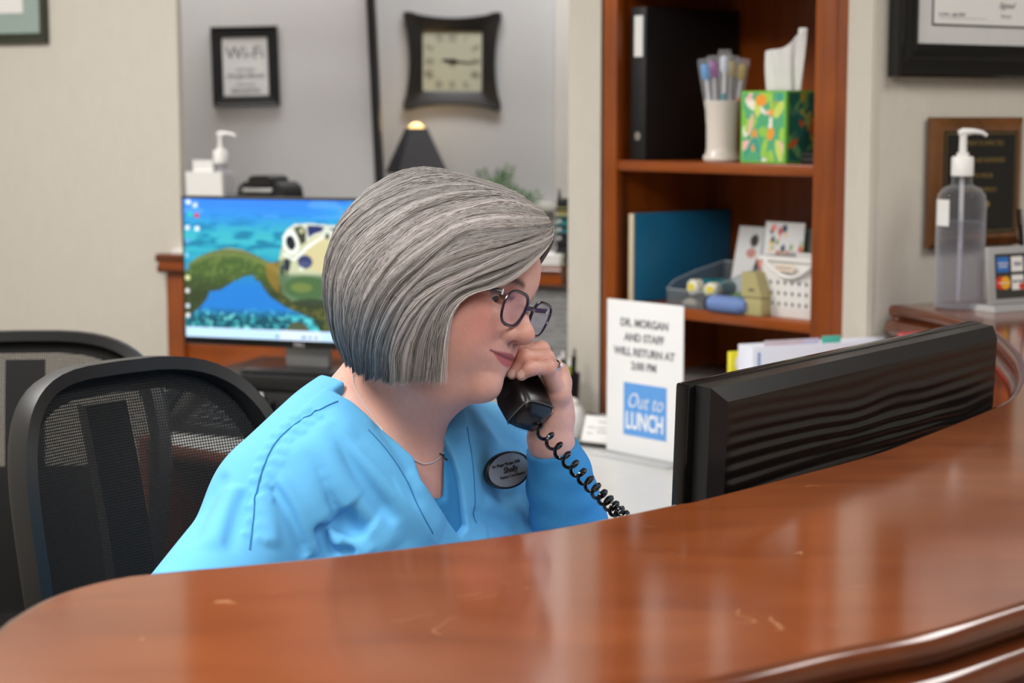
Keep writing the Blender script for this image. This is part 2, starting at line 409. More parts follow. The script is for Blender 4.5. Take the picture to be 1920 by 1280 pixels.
# ------------------------------------------------------------------ curved reception counter
inner = [(-.3582, 1.2729), (-.3487, 1.3235), (-.3314, 1.3653), (-.3044, 1.3979), (-.2728, 1.4148)]
for q in [(600, 1040), (860, 1010), (1050, 983), (1250, 943), (1311, 931), (1594, 858), (1700, 822), (1865, 756), (1899, 722), (1906, 690), (1890, 655), (1838, 611), (1745, 585)]:
    p = atz(*q, 1.07); inner.append((p.x, p.y))
inner.append((.700, 3.452))
inner = [(p.x, p.y) for p in catmull([(a, b, 0) for a, b in inner], 5)]
outer = [(1.10, 3.685), (1.17, 3.3), (1.19, 2.95), (1.10, 2.45), (.93, 2.05), (.66, 1.60), (.50, 1.425), (.3659, 1.3014), (.2903, 1.2337), (.2145, 1.187), (.1426, 1.1346), (.0773, 1.0927), (-.03, 1.04), (-.14, 1.0), (-.25, 1.005), (-.325, 1.06), (-.355, 1.15), (-.36, 1.22)]
outer = [(p.x, p.y) for p in catmull([(a, b, 0) for a, b in outer], 5)]
loop = inner + outer      # inner runs left end -> wall, outer comes back
Lp = [Vector((a, b)) for a, b in loop]; keep = []
for p in Lp:
    if not keep or (p - keep[-1]).length > .004: keep.append(p)
loop = keep
def loop_off(d):
    n = len(loop); out = []
    for i in range(n):
        tg = (loop[(i + 1) % n] - loop[i - 1]).normalized(); out.append((loop[i].x + (-tg.y) * d, loop[i].y + tg.x * d))
    return out
ar = sum(loop[i].x * loop[(i + 1) % len(loop)].y - loop[(i + 1) % len(loop)].x * loop[i].y for i in range(len(loop)))
sgn = -1 if ar > 0 else 1            # +d goes outwards
cnt = thing('reception_counter', 'curved cherry wood reception counter with rounded end and moulded edge', 'counter', (0, 0, 0))
g = Geo(); lp = loop_off(-.012 * sgn)
g.prism(lp, 1.03, 1.07); obj('counter_top', g, M_counter, cnt, smooth=False)
pr = [(-.012, 1.07)] + [(-.012 + .012 * math.sin(a), 1.0585 + .0115 * math.cos(a)) for a in [k * math.pi / 12 for k in range(1, 13)]]
pr += [(-.009, 1.044), (-.006, 1.0425)] + [(-.006 + .016 * math.sin(a), 1.027 + .0155 * math.cos(a)) for a in [k * math.pi / 12 for k in range(1, 13)]] + [(-.012, 1.0)]
rings = [[(x, y, z) for (x, y) in loop_off(o * sgn)] for o, z in pr]
g = Geo().loft(rings); obj('moulded_edge', g, M_edge, cnt, angle=60)
rings = [[(x, y, z) for (x, y) in loop_off(-.075 * sgn)] for z in (0., .12, .1201, 1.03)]
g = Geo().loft(rings); obj('counter_wall', g, M_cherry, cnt, angle=60)
rings = [[(x, y, z) for (x, y) in loop_off(o * sgn)] for o, z in ((-.072, .0), (-.062, .004), (-.062, .10), (-.072, .115))]
g = Geo().loft(rings); obj('plinth', g, M_edge, cnt, angle=60)

# ------------------------------------------------------------------ staff desk (white worktop running round the inside)
desk = thing('staff_desk', 'white laminate worktop with wood edge running round inside of the counter', 'desk', (0, 0, 0))
fe = [(p.x, p.y) for p in catmull([(-.74, 3.75, 0), (-.66, 3.69, 0), (-.5549, 3.6113, 0), (-.2, 3.33, 0), (0, 3.08, 0), (.13, 2.75, 0), (.2, 2.45, 0), (.15, 2.2, 0), (.03, 1.98, 0), (-.1, 1.80, 0), (-.24, 1.66, 0)], 5)]
cin = [p for p in [(q[0], q[1]) for q in [(loop[i].x, loop[i].y) for i in range(len(loop))]]]
ins = offset2d(inner, .07)           # along the counter wall
ins = [p for p in ins if p[0] > -.22 and p[1] < 3.42]
bk = [tuple((MB_ @ Vector((.64, .012, 0)))[:2]), tuple((MB_ @ Vector((.62, -.001, 0)))[:2]), tuple((MB_ @ Vector((.003, -.001, 0)))[:2]), tuple((MxC @ Vector((.072, -.003, 0)))[:2]), tuple((MxC @ Vector((-.003, -.003, 0)))[:2]), tuple((MxC @ Vector((-.003, .285, 0)))[:2]), tuple((Matrix.Translation(A0) @ Matrix.Rotation(RA, 4, 'Z') @ Vector((-1.09, -.03, 0)))[:2])]
ins_far = [p for p in ins]
poly = fe + ins_far + [(.70, 3.40)] + bk
g = Geo().prism(poly, .73, .76); obj('worktop', g, M_lam, desk, smooth=False)
pr = [(.0, .7605), (.008, .756), (.011, .746), (.008, .736), (0, .729)]
rings = [[(x, y, z) for (x, y) in offset2d(fe, -o if False else o)] for o, z in pr]
rings = [[(x, y, z) for (x, y) in offset2d(fe, o)] for o, z in pr]
g = Geo().loft(rings, close_ring=False); obj('wood_edge', g, M_edge, desk)
def leg(x, y, a): obj('support_panel', Geo().box(-.25, .25, -.012, .012, 0, .729, .002, M=Matrix.Translation((x, y, 0)) @ Matrix.Rotation(a, 4, 'Z')), M_cherry, desk)
leg(-.70, 4.2, RA + math.pi / 2); leg(.3, 3.3, RB + math.pi / 2); leg(.33, 2.45, .2)
obj('shelf', Geo().box(.0305, .5875, .003, D - .0085, .76, .862, .002), mat('shelf_reflection_grey', (120, 116, 112), .4), bpy.data.objects['bookcase'])  # wooden bottom shelf, grey colour stands for the reflection on it
RX = math.pi / 2
def Rz(a): return Matrix.Rotation(a, 4, 'Z')
# ---- black ring binder on the upper shelf
zs = 1.3255
t = thing('ring_binder', 'tall black ring binder on upper shelf with white spine label', 'binder', inbk(.052, .03, zs), RB)
g = Geo().box(0, .045, 0, .006, 0, .318, .002).box(0, .003, .006, .285, 0, .318, .001).box(.042, .045, .006, .285, 0, .318, .001)
obj('cover', g, M_blackm, t)
obj('page_block', Geo().box(.005, .040, .02, .26, .012, .30), M_paper, t)
obj('spine_label', Geo().box(.011, .036, -.0008, .0, .215, .300), M_paper, t, smooth=False)
obj('ring_hole', Geo().lathe([(.009, 0), (.009, .001), (.006, .001)], 16, M=Matrix.Translation((.0225, -.0002, .05)) @ Matrix.Rotation(RX, 4, 'X')), M_chrome, t)
# ---- black box file further back on the shelf
t = thing('flat_case', 'flat black case at right end of the upper shelf, beside the tissue box', 'case', inbk(.529, .018, zs), RB)
obj('body', Geo().box(0, .054, 0, .12, 0, .014, .004), M_blackm, t); obj('lid', Geo().box(0, .054, .0, .12, .0142, .022, .004), M_blackm, t)
# ---- cup with wrapped toothbrushes
def shelfpt(px, y, z): return inbk(on_shelf(px, y), y, z)
cup = shelfpt(1352, .055, zs)
t = thing('ceramic_cup', 'cream ceramic cup holding wrapped toothbrushes on upper shelf', 'cup', cup)
g = Geo().lathe([(.035, 0), (.0385, .004), (.0385, .011), (.0335, .017), (.032, .03), (.0325, .07), (.035, .105), (.0375, .121), (.0365, .1225), (.0345, .121), (.031, .07), (.029, .02), (.001, .012)], 40, cap=False)
g.lathe([(.001, .0), (.035, 0)], 40, cap=False)
obj('body', g, mat('cream_ceramic', (222, 213, 203), .3, var=.01), t)
bc = [((70, 160, 225), (230, 233, 238)), ((170, 80, 170), (225, 222, 230)), ((215, 222, 235), (60, 150, 165)), ((205, 185, 110), (228, 228, 232)), ((200, 170, 60), (225, 110, 50))]
bl = ['toothbrush with blue head cap at left of the cream cup', 'toothbrush with purple head cap standing in the cream cup', 'all white toothbrush with teal grip in middle of the cream cup', 'toothbrush with pale tan head cap right of the white one', 'toothbrush with mustard yellow head cap at right of the cup']
for i, (dx, dy) in enumerate([(-.020, -.008), (-.010, .002), (.0, -.014), (.010, .006), (.020, -.004)]):
    t = thing('toothbrush', bl[i], 'toothbrush', cup + Vector((dx * .8, dy * .8, .016)), 0, 'wrapped toothbrushes in the cup')
    top = Vector((dx * 1.15, dy * .9, .186 + (.010 if i == 2 else .0) - .006 * (i in (0, 4)))); mc = mat('brush_handle_%d' % i, bc[i][1], .35); mh = mat('brush_cap_%d' % i, bc[i][0], .35)
    low = top * .08 + Vector((0, 0, .004))
    g = Geo().tube([low, top * .4, top * .72, top * .86], [.005, .0048, .0032, .003], 8); obj('handle', g, mat('brush_white', (228, 230, 234), .35) if i != 2 else M_white, t)
    g = Geo().tube([top * .42, top * .5, top * .62], [.0058, .0062, .0052], 8); obj('grip', g, mc, t)
    g = Geo().tube([top * .82, top * .86, top * .97, top], [.004, .0085, .0085, .005], 10, flat=.75); obj('head_cap', g, mh, t)
    g = Geo().tube([top * .3, top * .5, top * .8, top * 1.0, top * 1.06], [.006, .009, .0125, .014, .0125], 8, flat=.8); obj('wrapper', g, film('clear_wrap', (235, 235, 240), .16), t)
# ---- tissue box
tb = shelfpt(1386, .02, zs)
t = thing('tissue_box', 'green floral tissue box on upper shelf with white tissue', 'tissue box', tb, RB)
def floral(seed, dk):
    r = np.random.default_rng(seed); bl_ = []
    pal = [(165, 212, 80), (245, 160, 50), (245, 190, 180), (60, 160, 145), (205, 225, 110), (245, 240, 225), (150, 205, 80), (130, 195, 70)]
    if dk: pal = [(80, 140, 95), (185, 175, 70), (215, 110, 55), (110, 175, 110), (175, 195, 110), (45, 125, 118)]
    for k in range(34):
        bl_.append((r.random(), r.random(), .07 + .10 * r.random(), .035 + .05 * r.random(), r.random() * 3.14, pal[r.integers(len(pal))]))
    def fn(u, v):
        c = np.zeros(u.shape + (3,)); c[:] = np.array((34, 112, 98) if dk else (84, 176, 124)) / 255.
        for (a, b, p, q, th, col) in bl_:
            x = (u - a) * math.cos(th) + (v - b) * math.sin(th); y = -(u - a) * math.sin(th) + (v - b) * math.cos(th)
            c[(x / p) ** 2 + (y / q) ** 2 < 1] = np.array(col) / 255.
        e = (u < .04) | (u > .96) | (v < .03) | (v > .97); c[e] = np.array((120, 195, 70)) / 255.
        return c
    return fn
S = .118; H = .141
obj('carton', Geo().box(0, S, 0, S, 0, H, .002), mat('lime_card', (118, 192, 70), .6), t)
pf = colmat('printed_gloss', .45)
painted('front_print', S - .002, H - .002, 56, 66, floral(3, 0), pf, t, loc=(S / 2, -.0006, .001))
painted('side_print', S - .002, H - .002, 56, 66, floral(8, 1), pf, t, loc=(-.0006, S / 2, .001), rot=(0, 0, -RX))
painted('side_print', S - .002, H - .002, 56, 66, floral(9, 1), pf, t, loc=(S + .0006, S / 2, .001), rot=(0, 0, RX))
obj('top_slot', Geo().lathe([(.045, 0), (.045, .001), (.001, .001)], 24, M=Matrix.Translation((S / 2, S / 2, H)), sy=.5), M_blackm, t)
# tissue: a gathered sheet opening upwards
rings = []
for k in range(13):
    z = k / 12; ring_ = []
    for j in range(40):
        a = 2 * math.pi * j / 40
        rx = .036 + .010 * z; ry = .010 + .010 * z
        wv = 1 + .16 * math.sin(4 * a + 2 * z) + .10 * math.sin(7 * a + 1.3)
        top = .090 + .024 * math.cos(a) + .012 * math.sin(2 * a + .6)
        ring_.append((S / 2 + rx * wv * math.cos(a), S / 2 + ry * wv * math.sin(a), H - .002 + z * top + .0))
    rings.append(ring_)
inr = [[(S / 2 + (p[0] - S / 2) * .93, S / 2 + (p[1] - S / 2) * .93, p[2]) for p in r] for r in rings[::-1]]
obj('tissue', Geo().loft(rings + inr), mat('tissue_white', (232, 230, 228), .9, sheen=.1), t)
# ---- white binders on shelf above the frame (seen mirrored in the counter)
for i, (x, w_, h_, l_) in enumerate([(.10, .06, .29, 'thick white binder standing at left on top shelf'), (.30, .05, .27, 'slim white binder standing in middle of top shelf')]):
    t = thing('ring_binder', l_, 'binder', inbk(x, .03, 1.7005), RB)
    obj('cover', Geo().box(0, w_, 0, .24, 0, h_, .004), M_paper, t); obj('spine_label', Geo().box(.01, w_ - .01, -.001, 0, h_ - .12, h_ - .03), mat('pale_label', (205, 205, 200), .7), t)
# ---- middle shelf: blue binder, clear bin, bottles, cards, roll, khaki box, basket
zs = 1.0255
t = thing('ring_binder', 'teal blue binder with pale edge standing on middle shelf', 'binder', inbk(.068, .02, zs), RB)
obj('cover', Geo().box(.006, .010, 0, .30, 0, .187, .0015).box(.0, .006, .002, .268, .003, .184).box(-.004, 0, 0, .29, 0, .187, .0015), mat('teal_cover', (26, 118, 162), .45, var=.04), t)
obj('spine', Geo().box(-.004, .010, -.004, -.0005, 0, .187, .001), mat('kraft_edge', (205, 190, 160), .6), t)
# clear acrylic bin
cb = shelfpt(1252, .015, zs)
BWD = .128
def gl(name): return clear('clear_acrylic', (235, 240, 242), .4, .07)
t = thing('clear_bin', 'clear acrylic open bin holding small bottles on middle shelf', 'bin', cb, RB + .0)
def wall_poly(): return [(.0, .004), (.012, .0), (.175, .0), (.175, .085), (.09, .070), (.02, .052), (.0, .036)]
for x in (0, BWD):
    M_ = Matrix.Translation((x, 0, 0)) @ Matrix.Rotation(RX, 4, 'Z')
    obj('side_wall', Geo().plate(wall_poly(), -.0013, .0013, M=M_), gl(''), t, smooth=False)
obj('bottom', Geo().box(.0015, BWD - .0015, .0, .175, 0, .0025), gl(''), t); obj('front_wall', Geo().box(.0015, BWD - .0015, 0, .0025, .003, .036), gl(''), t)
obj('rim_edge', Geo().tube([(0, .0, .036), (0, .02, .052), (0, .09, .070), (0, .175, .085), (BWD, .175, .085), (BWD, .09, .070), (BWD, .02, .052), (BWD, 0, .036)], .0014, 6, closed=True), film('acrylic_edge', (205, 215, 218), .45), t)
obj('rear_wall', Geo().box(.0015, BWD - .0015, .172, .175, .003, .085), gl(''), t)
for i, (px, lab) in enumerate([(1297, 'small teal bottle lying with white and yellow cap, left of two in bin'), (1333, 'small teal bottle lying with white and yellow cap, right of two in bin')]):
    p = shelfpt(px, .03, zs + .038 + .003 * (1 - i))
    t = thing('small_bottle', lab, 'bottle', p, RB, 'small bottles in the clear bin', rot=(-RX, 0, RB + (.25 if i else -.1)))
    obj('body', Geo().lathe([(.013, .024), (.016, .028), (.016, .085), (.012, .09), (.001, .09)], 20), mat('teal_plastic', (20, 120, 130), .35), t)
    obj('cap', Geo().lathe([(.013, .0), (.0165, .003), (.0165, .022), (.013, .0238)], 24), mat('ivory_plastic', (228, 224, 208), .4), t)
    obj('cap_dot', Geo().lathe([(.0095, -.0012), (.0095, .0005), (.001, .0005)], 20), mat('yellow_plastic', (232, 212, 70), .4), t)
p = shelfpt(1287, .05, zs + .0035)
t = thing('tape_dispenser', 'small cream tape dispenser lying in front of bottles in bin', 'dispenser', p, RB)
obj('body', Geo().plate([(0, 0), (.035, 0), (.032, .008), (.012, .013), (.004, .008)], -.006, .006), mat('cream_plastic', (225, 205, 185), .4), t); obj('cutter', Geo().box(-.004, .001, -.005, .005, .001, .006, .001), M_white, t)
# greeting cards
def card_a(u, v):
    c = np.full(u.shape + (3,), .86); r = np.random.default_rng(4)
    for k in range(26):
        a, b = r.random(), .45 + .5 * r.random(); q = .02 + .04 * r.random(); c[((u - a) / q) ** 2 + ((v - b) / (q * .8)) ** 2 < 1] = np.array([(200, 60, 70), (240, 130, 110), (40, 60, 90), (120, 160, 90), (20, 120, 130), (230, 190, 90)][r.integers(6)]) / 255
    for k in range(12):
        s_ = k % 2; a = .06 + .86 * s_ + .05 * r.random(); b = .05 + .5 * r.random(); c[((u - a) / .035) ** 2 + ((v - b) / .05) ** 2 < 1] = np.array([(20, 110, 130), (240, 150, 120), (90, 150, 110)][k % 3]) / 255
    m = (np.abs(u - .5) < .33) & (v < .52 - .35 * np.abs(u - .5) ** 2); c[m] = np.array((205, 212, 216)) / 255
    c[(np.abs(u - .5) < .1) & (np.abs(v - .32) < .05)] = .6; return c
def card_b(u, v):
    c = np.full(u.shape + (3,), .84); c[(u > .62) & (u < .8)] = np.array((150, 165, 172)) / 255
    c[((u - .42) / .10) ** 2 + ((v - .82) / .08) ** 2 < 1] = np.array((45, 40, 40)) / 255; c[((u - .38) / .12) ** 2 + ((v - .66) / .06) ** 2 < 1] = np.array((190, 130, 120)) / 255
    c[(u > .5) & (u < .75) & (v > .2) & (v < .6)] = np.array((235, 150, 135)) / 255; c[((u - .55) / .06) ** 2 + ((v - .42) / .16) ** 2 < 1] = .12
    c[(v < .13) & (u > .15)] = np.array((120, 195, 190)) / 255; c[(v < .16) & (u < .3)] = np.array((150, 180, 110)) / 255; return c
def card(px, y, wd, ht, fn, lab, tilt, dz=0.):
    t = thing('greeting_card', lab, 'card', shelfpt(px, y, zs + dz), rot=(-tilt, 0, RB), group='greeting cards on the middle shelf')
    painted('front', wd, ht, 40, 56, fn, pf, t, loc=(wd / 2, -.0008, 0)); obj('backing', Geo().box(0, wd, -.0002, .0012, 0, ht), M_paper, t)
card(1366, .16, .115, .165, card_b, 'greeting card with pink and black print, left of the floral card', .22)
card(1424, .135, .104, .178, card_a, 'greeting card with colourful floral arch behind the white basket', .12)
card(1482, .165, .09, .165, lambda u, v: np.stack([.62 + 0 * u, .62 + .05 * v, .63 + 0 * u], -1), 'plain grey card at right behind the floral card', .1)
# blue roll
p = shelfpt(1333, .004, zs + .0175)
t = thing('pencil_pouch', 'rolled blue cloth pouch in front of the clear bin on shelf', 'pouch', p, rot=(0, 0, RB - .12))
g = Geo().tube([(0, .0, 0), (.006, .0, 0), (.04, .004, 0), (.085, .008, 0), (.10, .009, 0)], [.010, .0165, .0172, .0168, .009], 20)
obj('body', g, mat('blue_cloth', (108, 135, 190), .7, var=.15, scale=80), t)
obj('end_cap', Geo().tube([(-.006, -.001, 0), (-.003, -.001, 0), (.004, 0, 0)], [.008, .0155, .0165], 20), mat('navy_cloth', (24, 30, 58), .6), t)
# khaki box
p = shelfpt(1392, -.001, zs)
t = thing('card_box', 'small khaki plastic card box with sloped lid on shelf', 'box', p, RB)
obj('body', Geo().box(.003, .049, .003, .05, 0, .037, .003), mat('khaki_plastic', (178, 168, 118), .45), t)
g = Geo().loft([[(.0, .0, .0375), (.052, 0, .0375), (.052, .053, .0375), (0, .053, .0375)], [(.0, .0, .086), (.036, 0, .086), (.036, .05, .086), (0, .05, .086)]], caps=True); obj('lid', g, mat('khaki_plastic', (178, 168, 118), .45), t, smooth=False)
obj('latch', Geo().box(.019, .033, -.001, .0, .050, .053), M_inkd, t)
# white basket with real perforations
p = shelfpt(1431, .026, zs)
t = thing('plastic_basket', 'white perforated plastic basket with handle at right on middle shelf', 'basket', p, RB)
bw, bh, bd = .150, .112, .10
g = Geo(); xs = [0]; zz = [0]
for k in range(7): cx_ = .018 + k * .0190; xs += [cx_ - .0032, cx_ + .0032]
xs.append(bw); 
for k in range(3): cz = .026 + k * .021; zz += [cz - .0036, cz + .0036]
zz.append(bh)
def warp(x, y, z):      # tapers to the base and rounds the lower corners
    s = 1 - .12 * (1 - z / bh) - .06 * max(0, 1 - z / .02) ** 2
    return (bw / 2 + (x - bw / 2) * s, bd / 2 + (y - bd / 2) * s, z)
def wallgrid(g, f):
    nx = len(xs); v = []; fc = []
    for z in zz:
        for x in xs: v.append(f(x, z))
    for a in range(len(zz) - 1):
        for b in range(nx - 1):
            if a % 2 == 1 and b % 2 == 1: continue
            i = a * nx + b; fc.append((i, i + 1, i + nx + 1, i + nx))
    g.add(v, fc)
for y in (0, bd): wallgrid(g, lambda x, z: warp(x, y, z))
for x_ in (0, bw): wallgrid(g, lambda x, z: warp(x_, x * bd / bw, z))
g.add([warp(0, 0, 0), warp(bw, 0, 0), warp(bw, bd, 0), warp(0, bd, 0)], [(0, 1, 2, 3)])
ob = obj('body', g, M_white, t); md = ob.modifiers.new('thick', 'SOLIDIFY'); md.thickness = .002; md.offset = 0
rr = [(0, 0, bh), (bw, 0, bh), (bw, bd, bh), (0, bd, bh)]
obj('contents', Geo().box(.02, bw - .02, .015, bd - .015, .006, bh * .8, .004), M_blackm, t)
obj('rim', Geo().tube([(a, b, c + .002) for a, b, c in [(-.003, -.003, bh), (bw + .003, -.003, bh), (bw + .003, bd + .003, bh), (-.003, bd + .003, bh)]], .0055, 6, closed=True), M_white, t)
obj('handle', Geo().tube([(.012 + (bw - .024) * k / 12, -.007, bh - .002 - .030 * math.sin(math.pi * k / 12)) for k in range(13)], .0038, 8), M_white, t)
obj('name_label', Geo().box(.040, .088, -.0105, -.0095, bh - .021, bh - .007), mat('cream_label', (232, 215, 195), .6), t)
text('lettering', 'ITEMS BELOW', .0062, M_inkl, t, (.064, -.0108, bh - .014))

# ---- out-to-lunch sign
sa = atz(1146, 843, .7615); sb = atz(1256, 878, .7615)
ra = math.atan2((sb - sa).y, (sb - sa).x)
sa = Vector((.186, 3.63, .7605)); 
sw = .165; 
# width so that the right edge falls under photo column 1284
k = (1283 - 960) / FPX; sw = (k * sa.y - sa.x) / (BX.x - k * BX.y)
sh = 1.42 - (558 - 215) / FPX * sa.y * 1.0 - .7605
t = thing('counter_sign', 'white acrylic stand sign with blue Out to LUNCH square on worktop', 'sign', sa, RB)
obj('panel', Geo().box(0, sw, 0, .003, .004, sh, .0008), mat('sign_white', (236, 236, 236), .3, var=.005), t)
obj('foot', Geo().box(-.004, sw + .004, -.045, .06, 0, .0035, .001), film('clear_foot', (225, 228, 230), .45), t)
for i, (s, zf) in enumerate([('DR. MORGAN', .858), ('AND STAFF', .766), ('WILL RETURN AT', .672), ('2:00 PM', .585)]):
    text('lettering', s, .0212, mat('sign_ink', (128, 128, 133), .8, var=.02), t, (sw * .5, -.0006, sh * zf), sx=.98, off=.0006)
bx0, bx1, bz0, bz1 = sw * .235, sw * .80, sh * .137, sh * .475
obj('blue_square', Geo().box(bx0, bx1, -.0006, 0, bz0, bz1), mat('sky_blue_print', (92, 155, 222), .5), t)
text('lettering', 'Out to', .042, mat('print_white', (235, 238, 242), .5), t, ((bx0 + bx1) / 2, -.0012, bz0 + (bz1 - bz0) * .66), shear=.35, sx=.82, off=-.0004)
text('lettering', 'LUNCH', .046, mat('print_white', (235, 238, 242), .5), t, ((bx0 + bx1) / 2, -.0012, bz0 + (bz1 - bz0) * .27), off=.0012, sx=.66)
# ---- card holder left of sign
p = atz(1081, 834, .7615)
t = thing('business_card_holder', 'black business card holder with white cards left of the sign', 'card holder', p, RB + .25)
obj('base', Geo().box(0, .072, 0, .035, 0, .006, .002), M_black, t)
MT = Matrix.Translation((0, .012, .006)) @ Matrix.Rotation(-.38, 4, 'X')
obj('back_rest', Geo().box(.0, .072, .006, .010, 0, .062, .001, M=MT), M_black, t)
t2 = thing('business_cards', 'stack of white business cards leaning in the black holder', 'card stack', p, RB + .25)
obj('card_stack', Geo().box(.002, .066, .0, .0055, .001, .055, M=MT), M_paper, t2)
for k, (a, b, z_) in enumerate([(.035, .06, .043), (.012, .03, .03), (.035, .055, .03), (.035, .058, .022), (.012, .026, .018)]):
    obj('print_line', Geo().box(a, b, -.0005, -.0001, z_, z_ + .002, M=MT), M_inkl, t2)
# ---- white lidded jar and pen pot behind the hand
p = at(1068, 770, 3.78); p.z = .7605
t = thing('round_jar', 'round white jar on the worktop behind the raised hand', 'jar', p)
obj('body', Geo().lathe([(.018, 0), (.026, .006), (.032, .022), (.0335, .038), (.031, .056), (.024, .068), (.018, .071)], 32), M_white, t)
obj('lid', Geo().lathe([(.019, .0712), (.019, .078), (.012, .084), (.001, .086)], 24), M_white, t)
p = at(1056, 760, 3.93); p.z = .7605
t = thing('pen_pot', 'black wire pen pot by the column with pens in it', 'pen pot', p)
g = Geo().lathe([(.030, .0), (.033, .06), (.036, .115), (.034, .115), (.031, .06), (.028, .004), (.001, .004)], 24, cap=False).lathe([(.001, 0), (.03, 0)], 24, cap=False)
obj('body', g, M_black, t)
pens = [('black pen with silver tip standing in the pot, left one', (12, 12, 14), -.017, 0, .165), ('black pen with silver tip standing in the pot, right one', (14, 14, 16), .015, .004, .16), ('lime green marker standing in the black pot', (150, 165, 40), .008, -.018, .142), ('pink marker standing in the black pot', (205, 140, 125), -.006, -.016, .146), ('dark green pen standing at back of the pot', (30, 60, 40), .0, .014, .152)]
for lab, col, dx, dy, h in pens:
    q = thing('pen', lab, 'pen', p + Vector((dx, dy, .006)), 0, 'pens in the black pot')
    top = Vector((dx * .6, dy * .5, h)); obj('barrel', Geo().tube([Vector((0, 0, 0)), top * .9], .0052, 10), mat('pen_%d_%d' % (col[0], col[1]), col, .3), q); obj('tip', Geo().tube([top * .901, top], [.0042, .003], 10), M_chrome if col[0] < 20 else M_white, q)

# ---- things on the ledge
def ledge(px, dy, z=1.0703):      # point on the ledge top, dy behind its front edge
    k = (px - 960) / FPX; q = A0 + AN * (dy - .045); x = (k * q.y - q.x) / (AX.x - k * AX.y); r = q + AX * x; r.z = z; return r
p = ledge(350, .015)
t = thing('leaflet_holder', 'white stepped leaflet holder at left end of the ledge', 'holder', p, RA)
hz = at(380, 322, p.y).z - p.z; hz2 = at(380, 300, p.y).z - p.z; wl = .105
obj('front_pocket', Geo().plate([(.006, 0), (wl + .006, 0), (wl, hz), (.0, hz)], 0, .012), M_paper, t, smooth=False)
obj('rear_card', Geo().plate([(.018, 0), (.075, 0), (.072, hz2), (.014, hz2)], .0125, .016), M_paper, t, smooth=False)
obj('base', Geo().box(0, .115, -.004, .05, 0, .003, .001), M_white, t)
def pump_bottle(px, pos, rz, s, lab, name='pump_bottle', op=.12):
    t = thing(name, lab, 'bottle', pos, rz)
    def sc(pr): return [(r * s, z * s) for r, z in pr]
    gl_ = clear('clear_bottle', (242, 242, 245)); 
    n = 36
    outer_ = sc([(.001, .0), (.036, .0), (.041, .004), (.0415, .010), (.0415, .178), (.039, .192), (.030, .203), (.0175, .208), (.0165, .222)])
    obj('bottle', Geo().lathe(outer_, n, cap=False), gl_, t)
    obj('gel', Geo().lathe(sc([(.001, .003), (.0385, .003), (.0398, .012), (.0398, .147), (.001, .147)]), n, cap=False), clear('clear_gel', (232, 231, 236), .5, .07, .1), t)
    obj('dip_tube', Geo().lathe(sc([(.004, .012), (.004, .222), (.001, .222)]), 10), film('tube_white', (232, 232, 235), .7), t)
    obj('cap', Geo().lathe(sc([(.0175, .2225), (.0185, .2235), (.0185, .253), (.0165, .2555), (.010, .256), (.010, .262)]), 28), M_white, t)
    obj('pump_stem', Geo().lathe(sc([(.0065, .2622), (.0058, .292)]), 16), M_white, t)
    g = Geo().tube([Vector(q) * s for q in [(-.007, 0, .293), (0, 0, .296), (.018, 0, .297), (.032, 0, .295), (.040, 0, .290)]], [r * s for r in (.0062, .0068, .0048, .0036, .003)], 10)
    obj('nozzle', g, M_white, t)
    return t, s
p = ledge(416, .115)
s_ = (at(415, 248, p.y).z - p.z) / .300
pump_bottle(0, p, RA + .25, s_, 'clear pump bottle with white pump on the ledge beside leaflet holder', op=.2)
# dark device beyond the ledge bottle
p = ledge(508, .10)
ht = at(508, 328, p.y).z - p.z; hb = at(508, 338, p.y).z - p.z; hw = .067
t = thing('label_printer', 'rounded black desk printer with silver front strip on the ledge', 'printer', p, RA)
pts = [(-hw, 0), (hw, 0), (hw, hb * .80), (hw * .92, hb * .92), (hw * .7, hb * .985), (0, hb), (-hw * .7, hb * .985), (-hw * .93, hb * .92), (-hw, hb * .8)]
obj('body', Geo().plate(pts, -.05, .05), M_blackm, t)
pts = [(-.034, hb - .012), (.036, hb - .012), (.034, ht - .006), (.022, ht), (-.018, ht), (-.030, ht - .006)]
obj('roll_cover', Geo().plate(pts, -.056, .03), M_black, t)
obj('silver_strip', Geo().box(-.045, .040, -.062, -.0565, hb - .028, hb - .018, .002), M_silver, t)
# white slab on ledge left, white box right, wire rack
p = ledge(320, .02)
t = thing('notepad', 'white notepad lying on far left corner of the ledge', 'notepad', p, RA)
obj('pad', Geo().box(0, .10, 0, .09, 0, .010, .001), M_paper, t)
p = ledge(962, .015)
hx = at(1000, 474, p.y).z - p.z
t = thing('paper_box', 'white box of papers on right end of the ledge', 'paper box', p, RA)
obj('carton', Geo().box(0, .118, 0, .09, 0, hx * .88, .003), M_paper, t); obj('lid', Geo().box(-.002, .120, -.002, .092, hx * .7, hx, .003), M_white, t)
p = at(1056, 470, 4.05); p = ledge(1056, .05)
hh = at(1055, 362, p.y).z - p.z
t = thing('wire_rack', 'slim black wire rack of small cards against the column', 'rack', p, RA)
obj('post', Geo().tube([(-.008, 0, 0), (-.010, 0, hh)], .0035, 8), M_black, t); obj('post', Geo().tube([(.012, .0, 0), (.011, 0, hh * .93)], .0035, 8), M_black, t)
obj('finial', Geo().tube([(-.010, 0, hh + .0005), (-.010, 0, hh + .010)], [.003, .005], 8), M_chrome, t)
for k in range(7):
    z = .012 + k * (hh - .03) / 7
    obj('wire_tier', Geo().tube([(-.016, -.012, z), (.016, -.012, z), (.016, .012, z), (-.016, .012, z)], .0028, 6, closed=True), M_black, t)
cols = [(18, 20, 22), (18, 20, 22), (26, 28, 34), (36, 110, 115), (30, 120, 125), (160, 150, 90), (14, 14, 15)]
